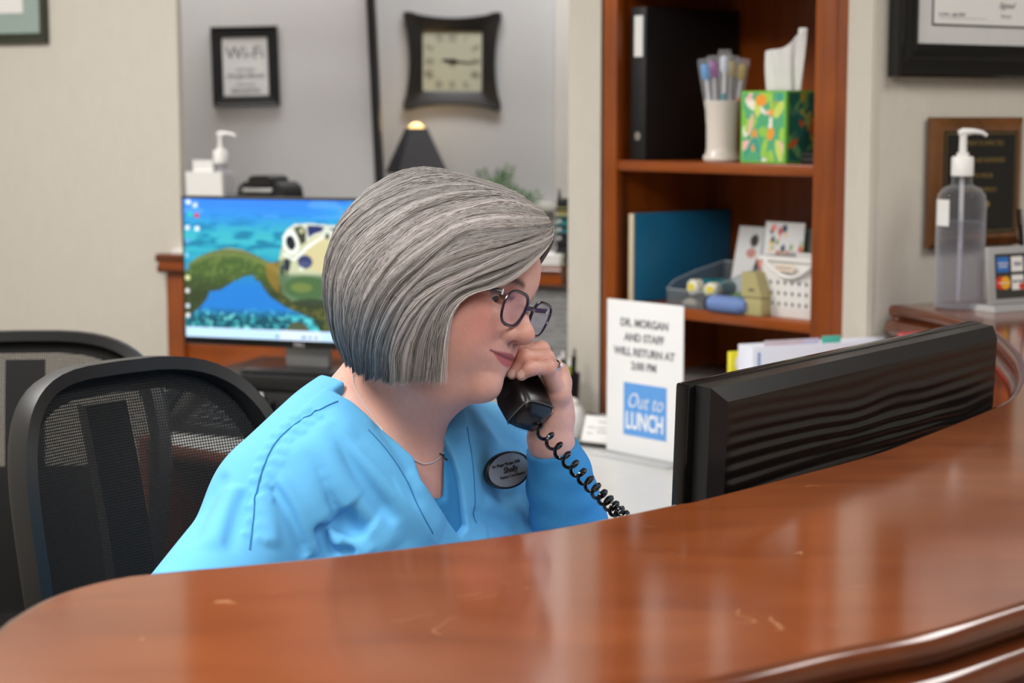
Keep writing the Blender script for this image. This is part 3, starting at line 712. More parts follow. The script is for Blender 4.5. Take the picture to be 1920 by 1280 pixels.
for k in range(7):
    z = .016 + k * (hh - .03) / 7
    obj('card_pack', Geo().box(-.013, .0135, -.009, .009, z, z + .022, .001), mat('card_pack_%d' % k, cols[k], .5), t); cpk = [o_ for o_ in t.children if o_.name.startswith('card_pack')][-1]
    if k in (2, 3, 4): obj('disc_label', Geo().lathe([(.005, 0), (.005, .001), (.001, .001)], 14, M=Matrix.Translation((-.006, -.0092, z + .011)) @ Matrix.Rotation(RX, 4, 'X')), M_paper, cpk)

# ---- far room: wi-fi frame, clock, lamp, plant, console
def frame_thing(name, lab, cat, pos, rz, wd, ht, fw, dp, m, face_m, mat_w=0., mat_m=None, roll=0.):
    t = thing(name, lab, cat, pos, rot=(0, roll, rz))
    # moulded rails with mitred corners, profile (across, depth)
    prof = [(0, 0), (0, dp * .8), (fw * .08, dp), (fw * .30, dp * .72), (fw * .62, dp * .62), (fw * .70, dp * .70), (fw * .84, dp * .62), (fw, dp * .42), (fw, 0)]
    def corner(ix, iz, a, d): return (ix * (wd / 2 - a), -d, ht / 2 + iz * (ht / 2 - a))
    cs = [(-1, -1), (1, -1), (1, 1), (-1, 1)]
    for i in range(4):
        (ax, az), (bx_, bz) = cs[i], cs[(i + 1) % 4]
        g = Geo().loft([[corner(ax, az, a, d) for a, d in prof], [corner(bx_, bz, a, d) for a, d in prof]], caps=True); obj('frame_rail', g, m, t, angle=25)
    obj('face', Geo().box(-wd / 2 + fw * .8, wd / 2 - fw * .8, -dp * .3, -.001, fw * .8, ht - fw * .8), face_m, t)
    if mat_w: obj('inner_sheet', Geo().box(-wd / 2 + fw + mat_w, wd / 2 - fw - mat_w, -dp * .3 - .0012, -dp * .3, fw + mat_w, ht - fw - mat_w), mat_m, t)
    return t
a = at(402, 199, 5.47); b = at(525, 197, 5.47); c = at(398, 49, 5.47)
wd = b.x - a.x + .003; ht = c.z - a.z
t = frame_thing('picture_frame', 'black framed Wi-Fi notice on the grey wall in the far room', 'picture frame', Vector(((a.x + b.x) / 2 - .004, 5.498, a.z)), 0, wd, ht, .031, .018, M_blackm, mat('notice_paper', (222, 224, 226), .5), roll=-.022)
text('lettering', 'Wi-Fi', .052, M_ink, t, (0, -.0062, ht * .665), sx=.95)
for z_, s, sz, m_ in [(.46, 'NETWORK', .011, M_inkl), (.385, 'Morgan Dental', .0175, M_ink), (.27, 'PASSWORD', .011, M_inkl), (.20, 'BeautySmile', .0175, M_ink)]:
    text('lettering', s, sz, m_, t, (0, -.0062, ht * z_))
# clock
a = at(757, 206, 5.96); b = at(939, 207, 5.96); c = at(757, 22, 5.96)
cw = b.x - a.x; ch = c.z - a.z
t = thing('wall_clock', 'square dark wall clock with concave sides above the lamp', 'clock', Vector(((a.x + b.x) / 2, 5.998, (a.z + c.z) / 2)), rot=(0, .006, 0))
def side(k, wob):      # outline of the frame, concave sides and blunt corners
    h = cw / 2; pts = []
    for i in range(4):
        for j in range(14):
            u = -1 + 2 * j / 14
            ind = (.005 + .013 * (1 - (u / .8) ** 2)) * wob if abs(u) < .79 else 0.
            x, z = u * h * k, -(h - ind) * k
            for _ in range(i): x, z = -z, x
            pts.append((x, z))
    return pts
def sq(h):
    pts = []
    for i in range(4):
        for j in range(14):
            x, z = (-1 + 2 * j / 14) * h, -h
            for _ in range(i): x, z = -z, x
            pts.append((x, z))
    return pts
fh = cw * .305
rings = [[(x, y, z) for x, z in p_] for p_, y in ((side(1, 1), 0), (side(1, 1), -.022), (side(.97, 1), -.026), (sq(fh * 1.06), -.014), (sq(fh), -.011), (sq(fh), -.004))]
obj('clock_frame', Geo().loft(rings), mat('distressed_black', (36, 35, 35), .38, var=.4, scale=30), t, angle=30)
obj('dial', Geo().box(-fh * 1.01, fh * 1.01, -.005, -.001, -fh * 1.01, fh * 1.01), mat('dial_cream', (196, 198, 176), .6, var=.02), t)
rom = ['XII', 'I', 'II', 'III', 'IIII', 'V', 'VI', 'VII', 'VIII', 'IX', 'X', 'XI']
for i in range(12):
    an = math.radians(30 * i); dx, dz = math.sin(an), math.cos(an); q = .76 * fh / max(abs(dx), abs(dz))
    q = min(q, fh * .92)
    o = text('numeral', rom[i], .036, mat('numeral_grey', (105, 105, 96), .7), t, (dx * q, -.0056, dz * q), sx=.62, rot=(math.pi / 2, an, 0), off=.0003)
for nm, an, ln, wd_ in (('minute_hand', 95, fh * .70, .0038), ('hour_hand', 273 - 176, fh * .62, .0055), ('hour_hand_tail', 276, fh * .34, .007)):
    if nm == 'hour_hand': continue
    an = math.radians(an); g = Geo().plate([(-wd_, -.012), (wd_, -.012), (wd_ * .5, ln), (-wd_ * .5, ln)], -.0072, -.006, M=Matrix.Rotation(an, 4, 'Y'))
    obj('minute_hand' if nm == 'minute_hand' else 'hour_hand', g, M_inkd, t)
obj('hub', Geo().lathe([(.008, 0), (.008, .003), (.001, .003)], 16, M=Matrix.Translation((0, -.0085, 0)) @ Matrix.Rotation(RX, 4, 'X')), M_inkd, t)
# console table
zt = .80
t = thing('console_table', 'dark wood console table under the clock in the far room', 'table', (-.25, 5.80, 0))
obj('tabletop', Geo().box(-.5, .75, -.17, .16, zt - .03, zt, .004), M_edge, t)
for x in (-.46, .71):
    for y in (-.13, .12): obj('leg', Geo().box(x - .02, x + .02, y - .02, y + .02, 0, zt - .0305, .003), M_edge, t)
# lamp
LY = 5.78
a = at(727, 325, LY); b = at(835, 325, LY); tl = at(765, 240, LY); tr = at(803, 240, LY); cx_ = (a.x + b.x) / 2
zb, ztp = a.z, tl.z; hb_ = (b.x - a.x) / 2 / 1.12; htp = (tr.x - tl.x) / 2 / 1.12
t = thing('table_lamp', 'lit table lamp with dark pyramid shade on the console table', 'lamp', (cx_, LY, zt + .0005))
rot = Matrix.Rotation(.32, 4, 'Z')
sqr = lambda h, z: [tuple(rot @ Vector(q)) for q in [(-h, -h, z), (h, -h, z), (h, h, z), (-h, h, z)]]
g = Geo().loft([sqr(hb_, zb - zt), sqr(htp, ztp - zt), sqr(htp * .94, ztp - zt), sqr(hb_ * .97, zb - zt)]); obj('lamp_shade', g, mat('charcoal_shade', (62, 62, 66), .75), t, smooth=False)
obj('base', Geo().lathe([(.055, 0), (.055, .012), (.018, .025), (.03, .09), (.036, .16), (.012, .25), (.008, zb - zt + .01)], 28), M_blackg, t)
obj('bulb', Geo().lathe([(.012, zb - zt + .02), (.026, zb - zt + .05), (.030, ztp - zt - .02), (.024, ztp - zt + .002), (.014, ztp - zt + .012), (.001, ztp - zt + .014)], 20), mat('lit_bulb', (255, 205, 130), .5, emit=2.), t)
obj('socket', Geo().lathe([(.014, zb - zt - .01), (.014, zb - zt + .0195)], 16), M_chrome, t)
pl = bpy.data.lights.new('lamp_glow', 'POINT'); pl.energy = .5; pl.color = (1, .66, .3); pl.shadow_soft_size = .02
po = bpy.data.objects.new('lamp_glow', pl); po.location = (cx_, LY, ztp + .02); C.objects.link(po)
# fern
pp = at(925, 380, 5.72)
t = thing('potted_fern', 'green fern in a pot on the console table behind her head', 'plant', (pp.x, 5.75, zt + .0005))
obj('pot', Geo().lathe([(.05, 0), (.075, .12), (.08, .15), (.074, .15), (.068, .12), (.001, .115)], 28, cap=False), mat('stone_pot', (150, 145, 138), .7), t)
fr = random.Random(5); M_leaf = mat('fern_green', (72, 128, 66), .55, var=.3, scale=20); M_leaf2 = mat('fern_light', (120, 170, 100), .55, var=.3, scale=20)
tips = [at(x, y, 5.72 + fr.uniform(-.06, .06)) - Vector((pp.x, 5.75, zt)) for x, y in [(958, 310), (950, 325), (902, 318), (925, 335), (990, 362), (975, 352), (965, 345), (1000, 366), (890, 350), (935, 350), (870, 370), (940, 318)]]
tips += [Vector((fr.uniform(-.16, .16), fr.uniform(-.1, .1), fr.uniform(.3, .42))) for _ in range(8)]
for i, tp in enumerate(tips):
    p0 = Vector((0, 0, .12)); p1 = Vector((tp.x * .35, tp.y * .35, tp.z * .85)); g = Geo(); sp = []
    for k in range(13):
        u = k / 12; sp.append((1 - u) ** 2 * p0 + 2 * u * (1 - u) * p1 + u * u * tp)
    g.tube(sp, [.0022 * (1 - k / 16) for k in range(13)], 5)
    for k in range(4, 12):
        d = (sp[k + 1] - sp[k - 1]).normalized(); sdv = d.cross(Vector((0, -1, .2))).normalized(); ln = .045 * (1 - abs(k - 7) / 9)
        for s in (-1, 1):
            e_ = sp[k] + (sdv * s * .8 + d * .7).normalized() * ln; mid = (sp[k] + e_) / 2; wv = d * .006
            g.add([sp[k], mid + wv + Vector((0, -.002, 0)), e_, mid - wv], [(0, 1, 2, 3)])
    obj('frond', g, M_leaf if i % 3 else M_leaf2, t)

# ---- picture, top left
k = (103 - 960) / FPX; q = A0 - AN * .002; x = (k * q.y - q.x) / (AX.x - k * AX.y)
zb = at(60, 79, 4.85).z
pos = A0 + AX * (x - .26) - AN * .001; pos.z = zb
t = frame_thing('picture_frame', 'dark green framed picture with sage mat, top left of the cream wall', 'picture frame', pos, RA, .52, .42, .026, .016, mat('dark_green_frame', (52, 54, 42), .35, var=.15), mat('sage_mat', (150, 166, 158), .8), .052, M_paper)
# ---- right wall: diploma and plaque, sized along the wall
def wallC(px, off=.002):
    k = (px - 960) / FPX; q = C0 - Vector((-math.sin(RC), math.cos(RC), 0)) * off; d = Vector((math.cos(RC), math.sin(RC), 0))
    s = (k * q.y - q.x) / (d.x - k * d.y); return q + d * s, s
pL, sL = wallC(1658)
zb = at(1658, 144, pL.y).z; wd = .62
pos = pL + Vector((math.cos(RC), math.sin(RC), 0)) * (wd / 2); pos.z = zb
t = frame_thing('diploma_frame', 'wide black framed diploma on right wall above the pump bottle', 'picture frame', pos, RC, wd, .46, .062, .030, mat('frame_black', (18, 18, 19), .22, var=.1), mat('diploma_mat', (206, 206, 204), .8), 0)
y_ = -.0098
for a, b, z0, z1 in [(-wd / 2 + .098, wd / 2 - .098, .096, .099), (-wd / 2 + .098, wd / 2 - .098, .361, .364)]: obj('print_border', Geo().box(a, b, y_ - .001, y_, z0, z1), M_inkd, t)
for a in (-wd / 2 + .098, wd / 2 - .101): obj('print_border', Geo().box(a, a + .003, y_ - .001, y_, .0992, .3608), M_inkd, t)
obj('certificate', Geo().box(-wd / 2 + .1012, wd / 2 - .1012, y_ - .0006, y_, .0992, .3608), M_paper, t)
yt = y_ - .0012
text('lettering', 'Dr. Morgan', .0095, M_ink, t, (-wd / 2 + .168, yt, .158)); text('lettering', 'Certified', .008, M_inkl, t, (-wd / 2 + .127, yt, .117)); text('lettering', 'July 2010', .009, M_ink, t, (-wd / 2 + .165, yt, .117))
obj('print_line', Geo().box(-wd / 2 + .115, -wd / 2 + .24, yt, y_ - .0006, .110, .1108), M_inkl, t)
text('lettering', 'Director', .008, M_inkl, t, (-wd / 2 + .29, yt, .117)); text('lettering', 'Signed', .016, M_ink, t, (-wd / 2 + .29, yt, .137), shear=.5)
text('lettering', 'President', .0085, M_inkl, t, (-wd / 2 + .29, yt, .162)); text('lettering', 'The Board of Directors', .0085, M_inkl, t, (-wd / 2 + .29, yt, .174))
p1, s1 = wallC(1733); p2, s2 = wallC(1905)
wd = s2 - s1; zt_ = at(1733, 220, p1.y).z; zb = at(1733, 466, p1.y).z; ht = zt_ - zb
pos = (p1 + p2) / 2; pos.z = zb
t = thing('wall_plaque', 'walnut plaque with black plate and gold lettering behind the bottle', 'plaque', pos, RC)
M_wal = wood('walnut', (70, 40, 16), (124, 78, 36), .25, .4, (20, 20, 3)); M_gold = mat('dull_gold', (150, 125, 70), .4, metal=.5)
r0 = lambda d, y: [(-wd / 2 + d, y, d), (wd / 2 - d, y, d), (wd / 2 - d, y, ht - d), (-wd / 2 + d, y, ht - d)]
obj('board', Geo().loft([r0(0, -.001), r0(0, -.010), r0(.004, -.013), r0(.017, -.020), r0(.019, -.020)], caps=True), M_wal, t, angle=20)
obj('plate', Geo().box(-wd / 2 + .026, wd / 2 - .026, -.0212, -.0200, .026, ht - .026), M_blackg, t)
for q in [(-wd / 2 + .030, -wd / 2 + .0313, .030, ht - .030), (wd / 2 - .0313, wd / 2 - .030, .030, ht - .030), (-wd / 2 + .0315, wd / 2 - .0315, .030, .0313), (-wd / 2 + .0315, wd / 2 - .0315, ht - .0313, ht - .030)]:
    obj('gold_line', Geo().box(q[0], q[1], -.0216, -.0212, q[2], q[3]), M_gold, t)
for s, z_ in (('PAYMENT IS EXPECTED', .80), ('SERVICES ARE RENDERED', .67), ('WITH PRIOR', .55), ('ARRANGEMENTS', .44)):
    text('lettering', s, .0125, M_gold, t, (0, -.0214, ht * z_), sx=.9)
obj('emblem', Geo().lathe([(.006, 0), (.006, .0006), (.001, .0006)], 18, M=Matrix.Translation((.02, -.0212, ht * .33)) @ Matrix.Rotation(RX, 4, 'X')), M_gold, t)

# ---- counter end: pump bottle, card sign, pens
p = atz(1797, 577, 1.0705)
s_ = (at(1800, 243, p.y).z - p.z) / .300
big, _s = pump_bottle(0, p, .05, s_, 'large clear pump bottle of sanitizer gel on the counter end')
g = Geo(); g.loft([[(.0422 * s_ * math.cos(a), .0422 * s_ * math.sin(a), z * s_) for a in np.linspace(math.radians(184), math.radians(226), 8)] for z in (.140, .184)], close_ring=False)
obj('paper_label', g, M_paper, big)
p = atz(1856, 584, 1.0705); p2 = atz(1922, 579, 1.0705); rc = math.atan2(p2.y - p.y, p2.x - p.x)
hs = at(1857, 463, p.y).z - p.z
t = thing('payment_sign', 'silver stand showing accepted credit cards, beside the pump bottle', 'sign', p, rc)
M_sl = mat('silver_stand', (168, 168, 168), .35, metal=.2, var=.02); ws = .20
obj('foot', Geo().loft([[(-.008, -.02, 0), (ws + .008, -.02, 0), (ws + .008, .05, 0), (-.008, .05, 0)], [(-.004, -.014, .011), (ws + .004, -.014, .011), (ws + .004, .04, .011), (-.004, .04, .011)]], caps=True), M_sl, t, smooth=False)
MT = Matrix.Translation((0, 0, .0115)) @ Matrix.Rotation(-.10, 4, 'X')
hp = hs - .012
obj('panel', Geo().box(0, ws, 0, .008, 0, hp, .002, M=MT), M_sl, t)
obj('dark_insert', Geo().box(.016, ws - .016, -.0006, 0, .010, hp - .013, M=MT), mat('dark_insert', (52, 52, 50), .4), t)
def cards(x0, z0, name, m): obj(name, Geo().box(x0, x0 + .029, -.0014, -.0007, z0, z0 + .027, M=MT), m, t)
zA = hp - .013 - .006 - .027; zB = zA - .033
cards(.020, zA, 'card_mark', mat('card_blue', (42, 110, 190), .4)); cards(.056, zA, 'card_mark', M_paper); cards(.056, zB, 'card_mark', M_paper); cards(.092, zA, 'card_mark', M_paper); cards(.092, zB, 'card_mark', mat('card_blue', (42, 110, 190), .4))
rt = (MT @ Matrix.Rotation(RX, 4, 'X')).to_euler()
def tx(s, x, z, sz, m, **k): return text('lettering', s, sz, m, t, tuple(MT @ Vector((x, -.0018, z))), rot=tuple(rt), **k)
tx('AMERICAN', .0345, zA + .0155, .0052, M_paper); tx('EXPRESS', .0345, zA + .0095, .0058, M_paper)
tx('VISA', .0705, zA + .0135, .0105, mat('visa_navy', (30, 40, 110), .5), shear=.2); tx('DISCOVER', .0705, zB + .015, .0055, M_inkd)
for dx, col, nm in ((.010, (205, 52, 40), 'red'), (.0215, (228, 168, 40), 'yellow')):
    M2 = MT @ Matrix.Translation((.018 + dx, -.0008 - (.0004 if nm == 'yellow' else 0), zB + .0135)) @ Matrix.Rotation(RX, 4, 'X')
    obj('card_circle', Geo().lathe([(.0118, 0), (.0118, .0007), (.001, .0007)], 28, M=M2), mat('card_' + nm, col, .45), t)
tx('MasterCard', .034, zB + .0135, .0052, M_paper)
obj('card_accent', Geo().lathe([(.006, 0), (.006, .0004), (.001, .0004)], 16, M=MT @ Matrix.Translation((.079, -.0016, zB + .006)) @ Matrix.Rotation(RX, 4, 'X')), mat('card_red', (205, 52, 40), .45), t)
p = atz(1928, 560, 1.0705)
t = thing('pen_cup', 'clear cup of pens behind the payment sign at frame edge', 'pen cup', p)
obj('body', Geo().lathe([(.026, 0), (.031, .10), (.029, .10), (.024, .004), (.001, .004)], 24, cap=False), clear('clear_cup', (235, 238, 238)), t)
tp = at(1911, 392, p.y) - p
for i, (dx, col, lab, tpv) in enumerate([(-.006, (12, 12, 13), 'black pen with silver clip leaning out of the clear cup', tp), (.01, (90, 130, 80), 'green pen standing in the clear cup', Vector((.012, 0, .15)))]):
    q = thing('pen', lab, 'pen', p + Vector((dx, 0, .0065)), 0, 'pens in the clear cup'); e_ = tpv - Vector((dx, 0, .0065))
    obj('barrel', Geo().tube([(0, 0, 0), e_ * .8], .0048, 10), mat('pen_%d_%d' % (col[0], col[1]), col, .3), q); obj('cap', Geo().tube([e_ * .801, e_], [.0056, .005], 10), M_blackg if i == 0 else M_white, q)
    obj('clip', Geo().tube([e_ * .82 + Vector((0, -.007, 0)), e_ * .99 + Vector((0, -.007, 0))], .0015, 6), M_chrome, q)

# ---- binders on the worktop behind the front monitor
p = atz(1405, 760, .7605); p = at(1412, 652, 3.30); p.z = .7605
q = at(1690, 641, 3.42); rq = math.atan2(q.y - p.y, q.x - p.x); ln = math.hypot(q.x - p.x, q.y - p.y); hB = at(1412, 651, p.y).z - .7605
t = thing('file_binder', 'long white binder lying on edge behind the black monitor', 'binder', p, rq)
M_wb = mat('binder_white', (226, 230, 242), .35, var=.01)
obj('cover', Geo().box(0, ln, 0, .004, 0, hB, .0015).box(0, .004, .004, .05, 0, hB, .0015).box(0, ln, .0505, .0545, 0, hB, .0015), M_wb, t)
obj('page_block', Geo().box(.008, ln - .005, .007, .048, .004, hB - .008), M_paper, t)
obj('spine_strip', Geo().box(.010, .015, -.0006, 0, .002, hB - .010), mat('strip_blue', (120, 150, 205), .4), t)
obj('cover_label', Geo().box(.062, .20, -.0006, 0, .05, hB - .026), M_paper, t)
for x0, x1, h_, col in [(.03, .075, .009, (205, 190, 200)), (.0755, .11, .009, (205, 160, 210)), (.1105, .145, .009, (200, 195, 220)), (.15, .19, .012, (80, 185, 165))]:
    obj('index_tab', Geo().box(x0, x1, .012, .0135, hB - .012, hB + h_, .0005), mat('tab_%d' % col[0], col, .6), t)
p = at(1370, 664, 3.40); p.z = .7605
hY = at(1372, 660, p.y).z - .7605
t = thing('patterned_folder', 'yellow and pink patterned folder left of the white binder', 'folder', p, rq)
def patt(u, v):
    c = np.zeros(u.shape + (3,)); c[:] = np.array((236, 205, 195)) / 255; c[u < .32 + .08 * np.sin(v * 40)] = np.array((238, 226, 50)) / 255; c[v > .965] = np.array((238, 226, 50)) / 255
    c[((u - .25) / .07) ** 2 + ((v - .91) / .05) ** 2 < 1] = .95
    c[((u - .88) / .38) ** 2 + ((v - .70) / .16) ** 2 < 1] = np.array((235, 50, 35)) / 255; return c
painted('front_print', .055, hY, 30, 110, patt, pf, t, loc=(.0275, -.0006, 0)); obj('cover', Geo().box(0, .055, 0, .012, 0, hY, .001), mat('folder_yellow', (232, 220, 60), .5), t)
p = atz(1700, 628, 1.0); p = at(1694, 640, 3.20); p.z = .7605
t = thing('red_folder', 'red folder standing under the counter end by the right wall', 'folder', p, RC)
hR = at(1700, 626, 3.20).z - .7605
obj('cover', Geo().box(0, .085, 0, .003, 0, hR, .001).box(0, .085, .012, .015, 0, hR, .001), mat('folder_red', (200, 60, 70), .5), t); obj('page_block', Geo().box(.003, .082, .0035, .0115, .003, hR - .004), M_paper, t)
# ------------------------------------------------------------------ background monitor with the sea turtle wallpaper
p = at(345, 640, 4.0); q = at(787, 648, 3.83)
rm = math.atan2(q.y - p.y, q.x - p.x); wm = math.hypot(q.x - p.x, q.y - p.y)
zlo = at(345, 644, 4.0).z; zhi = at(347, 367, 4.0).z; hm = zhi - zlo
t = thing('computer_monitor', 'wide black monitor showing a sea turtle wallpaper, on the back desk', 'monitor', (p.x, p.y, zlo), rm)
obj('housing', Geo().box(0, wm, 0, .035, 0, hm, .004), M_black, t)
def turtle(u, v):
    zx = 91 + u * (1414 - 91); zy = 90 + (1 - v) * (914 - 90)
    c = np.zeros(u.shape + (3,))
    def mix(m, col, a=1.):
        m = np.clip(m * a, 0, 1)[:, None]; c[:] = c * (1 - m) + np.array(col) / 255. * m
    top = np.array((45, 118, 222)) / 255; mid = np.array((30, 140, 168)) / 255; low = np.array((28, 112, 190)) / 255
    f = np.clip((zy - 120) / 180, 0, 1)[:, None]; c[:] = top * (1 - f) + mid * f
    f = np.clip((zy - 430) / 180, 0, 1)[:, None]; c[:] = c * (1 - f) + low * f
    n = vnoise(zx / 110, zy / 26, 1) * .6 + vnoise(zx / 45, zy / 14, 2) * .4
    band = np.exp(-((zy - 330) / 110) ** 2)
    mix((n > .52) * band, (70, 178, 186), .55); mix((n < .38) * band, (16, 92, 130), .6)
    mix(np.clip((zx - 800) / 400, 0, 1) * (zy < 260) * (vnoise(zx / 60, zy / 12, 4) > .45), (60, 190, 200), .55)
    mix((zy < 190) * (vnoise(zx / 150, zy / 40, 9) > .6), (90, 150, 235), .5)
    b2 = np.clip((zy - 730) / 60, 0, 1); n2 = vnoise(zx / 22, zy / 14, 5) * .6 + vnoise(zx / 9, zy / 7, 6) * .4
    mix(b2 * (n2 < .55), (14, 70, 92)); mix(b2 * (n2 >= .55), (40, 140, 150)); mix(b2 * (n2 > .72), (120, 205, 200))
    mix(b2 * (zx > 680) * (n2 > .4), (70, 185, 195), .7)
    def P(*a): return inpoly(zx, zy, a).astype(float)
    def E(x, y, rx, ry, th=0):
        a = (zx - x) * math.cos(th) + (zy - y) * math.sin(th); b = -(zx - x) * math.sin(th) + (zy - y) * math.cos(th); return ((a / rx) ** 2 + (b / ry) ** 2 < 1).astype(float)
    tex = vnoise(zx / 16, zy / 16, 7)
    body = P((540, 560), (600, 470), (660, 430), (900, 600), (1250, 640), (1200, 800), (1000, 830), (890, 860), (870, 840), (830, 780), (680, 720), (590, 660))
    mix(body, (52, 62, 34)); mix(body * (tex > .55), (90, 92, 48), .8)
    fin = P((85, 790), (85, 540), (110, 480), (170, 435), (250, 400), (350, 376), (430, 385), (500, 412), (560, 440), (620, 470), (660, 540), (640, 690), (580, 650), (545, 600), (530, 570), (510, 568), (490, 535), (440, 545), (380, 575), (300, 628), (235, 640), (215, 690), (170, 745), (110, 785))
    mix(fin, (62, 86, 42)); edge = np.clip((440 + .0012 * (zx - 350) ** 2 - zy) / 60, 0, 1)
    mix(fin * edge, (150, 158, 100), .8); mix(fin * (tex > .62), (100, 118, 60), .6); mix(fin * np.clip((zy - 520) / 120, 0, 1), (36, 46, 30), .7)
    mix(fin * (np.abs(zy - (395 + .0011 * (zx - 350) ** 2)) < 9) * ((zx / 22) % 1 > .5), (60, 56, 40), .8)
    mix(P((560, 470), (620, 450), (650, 480), (640, 640), (600, 600), (570, 540)), (150, 110, 44), .6)
    head = P((690, 262), (735, 228), (820, 222), (960, 232), (1060, 262), (1150, 350), (1180, 470), (1140, 610), (1020, 690), (860, 702), (720, 690), (665, 640), (640, 540), (640, 450), (668, 340))
    mix(head, (176, 182, 152)); mix(head * (zy < 330), (196, 204, 200), .7)
    mix(head * P((640, 440), (720, 430), (690, 540), (670, 700), (640, 560)), (96, 110, 72), .8)
    mix(E(880, 400, 90, 110) * head, (190, 178, 130), .7); mix(head * np.clip((zy - 510) / 30, 0, 1), (74, 102, 76), .9)
    mix(E(800, 600, 130, 70), (62, 92, 56), .85); mix(E(770, 600, 60, 28), (112, 126, 60), .7); mix(E(860, 690, 150, 26), (40, 50, 36), .8)
    mix(E(712, 338, 46, 72, -.15), (214, 222, 216)); mix(E(712, 338, 27, 44, -.2), (22, 26, 36))
    mix(P((730, 250), (770, 236), (800, 260), (800, 330), (770, 350), (750, 300)), (54, 56, 44)); mix(E(775, 268, 16, 14), (160, 164, 130))
    mix(P((806, 236), (905, 238), (890, 268), (850, 282), (812, 306)), (34, 44, 92)); mix(P((930, 250), (1010, 250), (1010, 300), (960, 268)), (34, 44, 88))
    mix(E(792, 448, 42, 40), (48, 58, 98)); mix(E(790, 460, 30, 14), (80, 90, 130), .6); mix(E(688, 468, 19, 40), (34, 40, 60)); mix(E(660, 500, 12, 34), (50, 60, 60))
    mix(P((668, 395), (725, 432), (812, 344), (905, 288), (902, 300), (820, 362), (728, 446), (668, 412)), (214, 224, 224))
    mix(E(920, 296, 10, 17), (22, 24, 34)); mix(E(975, 296, 10, 17), (22, 24, 34)); mix(E(770, 490, 12, 10), (210, 220, 210))
    mix(E(745, 850, 62, 46), (70, 80, 60)); mix(P((830, 775), (900, 790), (885, 862), (868, 850)), (40, 56, 40))
    for x, y, col in [(118, 110, (225, 230, 235)), (160, 125, (210, 220, 240)), (128, 184, (40, 190, 140)), (170, 188, (205, 45, 40)), (112, 262, (220, 222, 228)), (168, 266, (235, 238, 240)), (110, 340, (90, 150, 210)), (104, 425, (120, 180, 220)), (104, 500, (60, 130, 180)), (106, 560, (220, 222, 170)), (104, 640, (225, 228, 232)), (104, 730, (205, 220, 235)), (104, 785, (235, 235, 235))]:
        mix((np.abs(zx - x) < 13) * (np.abs(zy - y) < 13), col, .85)
    bar = zy > 856; mix(bar, (176, 208, 238)); mix(bar * (zx > 640) * (zx < 880), (196, 212, 236))
    mix(bar * (np.abs(zy - 893) < 9) * (((np.abs(zx - 627) < 9) | (np.abs(zx - 778) < 10) | (np.abs(zx - 815) < 8) | (np.abs(zx - 850) < 8))), (70, 110, 190), .8)
    return c
bz = .006; b_lo = .0165
painted('screen', wm - 2 * bz, hm - b_lo - bz, 300, 190, turtle, colmat('lit_screen', .25, emit=.50), t, loc=(wm / 2, -.0006, b_lo))
text('lettering', 'DELL', .011, M_silver, t, (wm * .5, -.0006, b_lo * .48), off=.0004)
obj('neck', Geo().box(wm * .5 - .05, wm * .5 + .05, .036, .06, -.045, .14, .004), M_silver, t)
zr = zlo - .052
obj('stand_base', Geo().box(wm * .5 - .125, wm * .5 + .125, -.03, .16, -.052, -.0452, .003), mat('stand_grey', (60, 60, 62), .25, metal=.5), t)
# riser under it
t = thing('desktop_printer', 'flat black printer under the turtle monitor with a white label', 'printer', (p.x, p.y, .7605), rm)
hz_ = zlo - .0525 - .7605
obj('body', Geo().box(wm * .5 - .20, wm * .5 + .26, -.05, .24, .0, hz_ * .72, .006), M_blackm, t)
obj('lid', Geo().box(wm * .5 - .205, wm * .5 + .265, -.055, .24, hz_ * .72 + .0005, hz_, .006), M_black, t)
obj('front_tray', Geo().box(wm * .5 - .17, wm * .5 + .23, -.0505 - .012, -.0505, hz_ * .1, hz_ * .30, .003), M_black, t)
obj('paper_label', Geo().box(wm * .5 - .100, wm * .5 - .060, -.0562, -.0552, hz_ * .28, hz_ * .68), M_paper, t)
# keyboard beside it, on the desk
kp = atz(545, 772, .7605)
t = thing('keyboard', 'low black keyboard in front of the printer on the back desk', 'keyboard', (kp.x, kp.y - .06, .7605), rm)
obj('tray', Geo().box(-.05, .36, -.02, .09, 0, .014, .004), M_black, t)
g = Geo()
for r in range(4):
    for k in range(16): g.box(-.043 + k * .0247, -.043 + k * .0247 + .021, -.012 + r * .024, .008 + r * .024, .0142, .020, .0)
o = obj('key_rows', g, M_blackm, t); o['kind'] = 'stuff'
# black desk phone on the left of the back desk (seen through the chair mesh)
ph = atz(380, 812, .7605)
t = thing('desk_phone', 'black desk telephone with rows of keys, seen through the chair mesh', 'telephone', ph, rm - .1)
MW = Matrix.Translation((0, 0, 0))
obj('body', Geo().add([(-.12, -.02, 0), (.12, -.02, 0), (.12, .17, 0), (-.12, .17, 0), (-.12, -.02, .02), (.12, -.02, .02), (.12, .17, .095), (-.12, .17, .095)], [(0, 1, 2, 3), (4, 5, 6, 7), (0, 1, 5, 4), (1, 2, 6, 5), (2, 3, 7, 6), (3, 0, 4, 7)]), M_black, t)
MK = Matrix.Translation((0, -.02, .0205)) @ Matrix.Rotation(math.atan2(.075, .19), 4, 'X')
kg = None
for r in range(5):
    for k in range(5):
        o = obj('key', Geo().box(0, .019, 0, .014, 0, .005, .001), mat('key_grey', (52, 52, 55), .4), t) if kg is None else bpy.data.objects.new('key', kg)
        if kg is None: kg = o.data
        else: C.objects.link(o); o.parent = t
        o.matrix_local = MK @ Matrix.Translation((-.03 + k * .026, .02 + r * .022, .0002))
obj('display', Geo().box(-.03, .10, .145, .185, 0, .004, .001, M=MK), mat('display_grey', (96, 104, 104), .2), t)
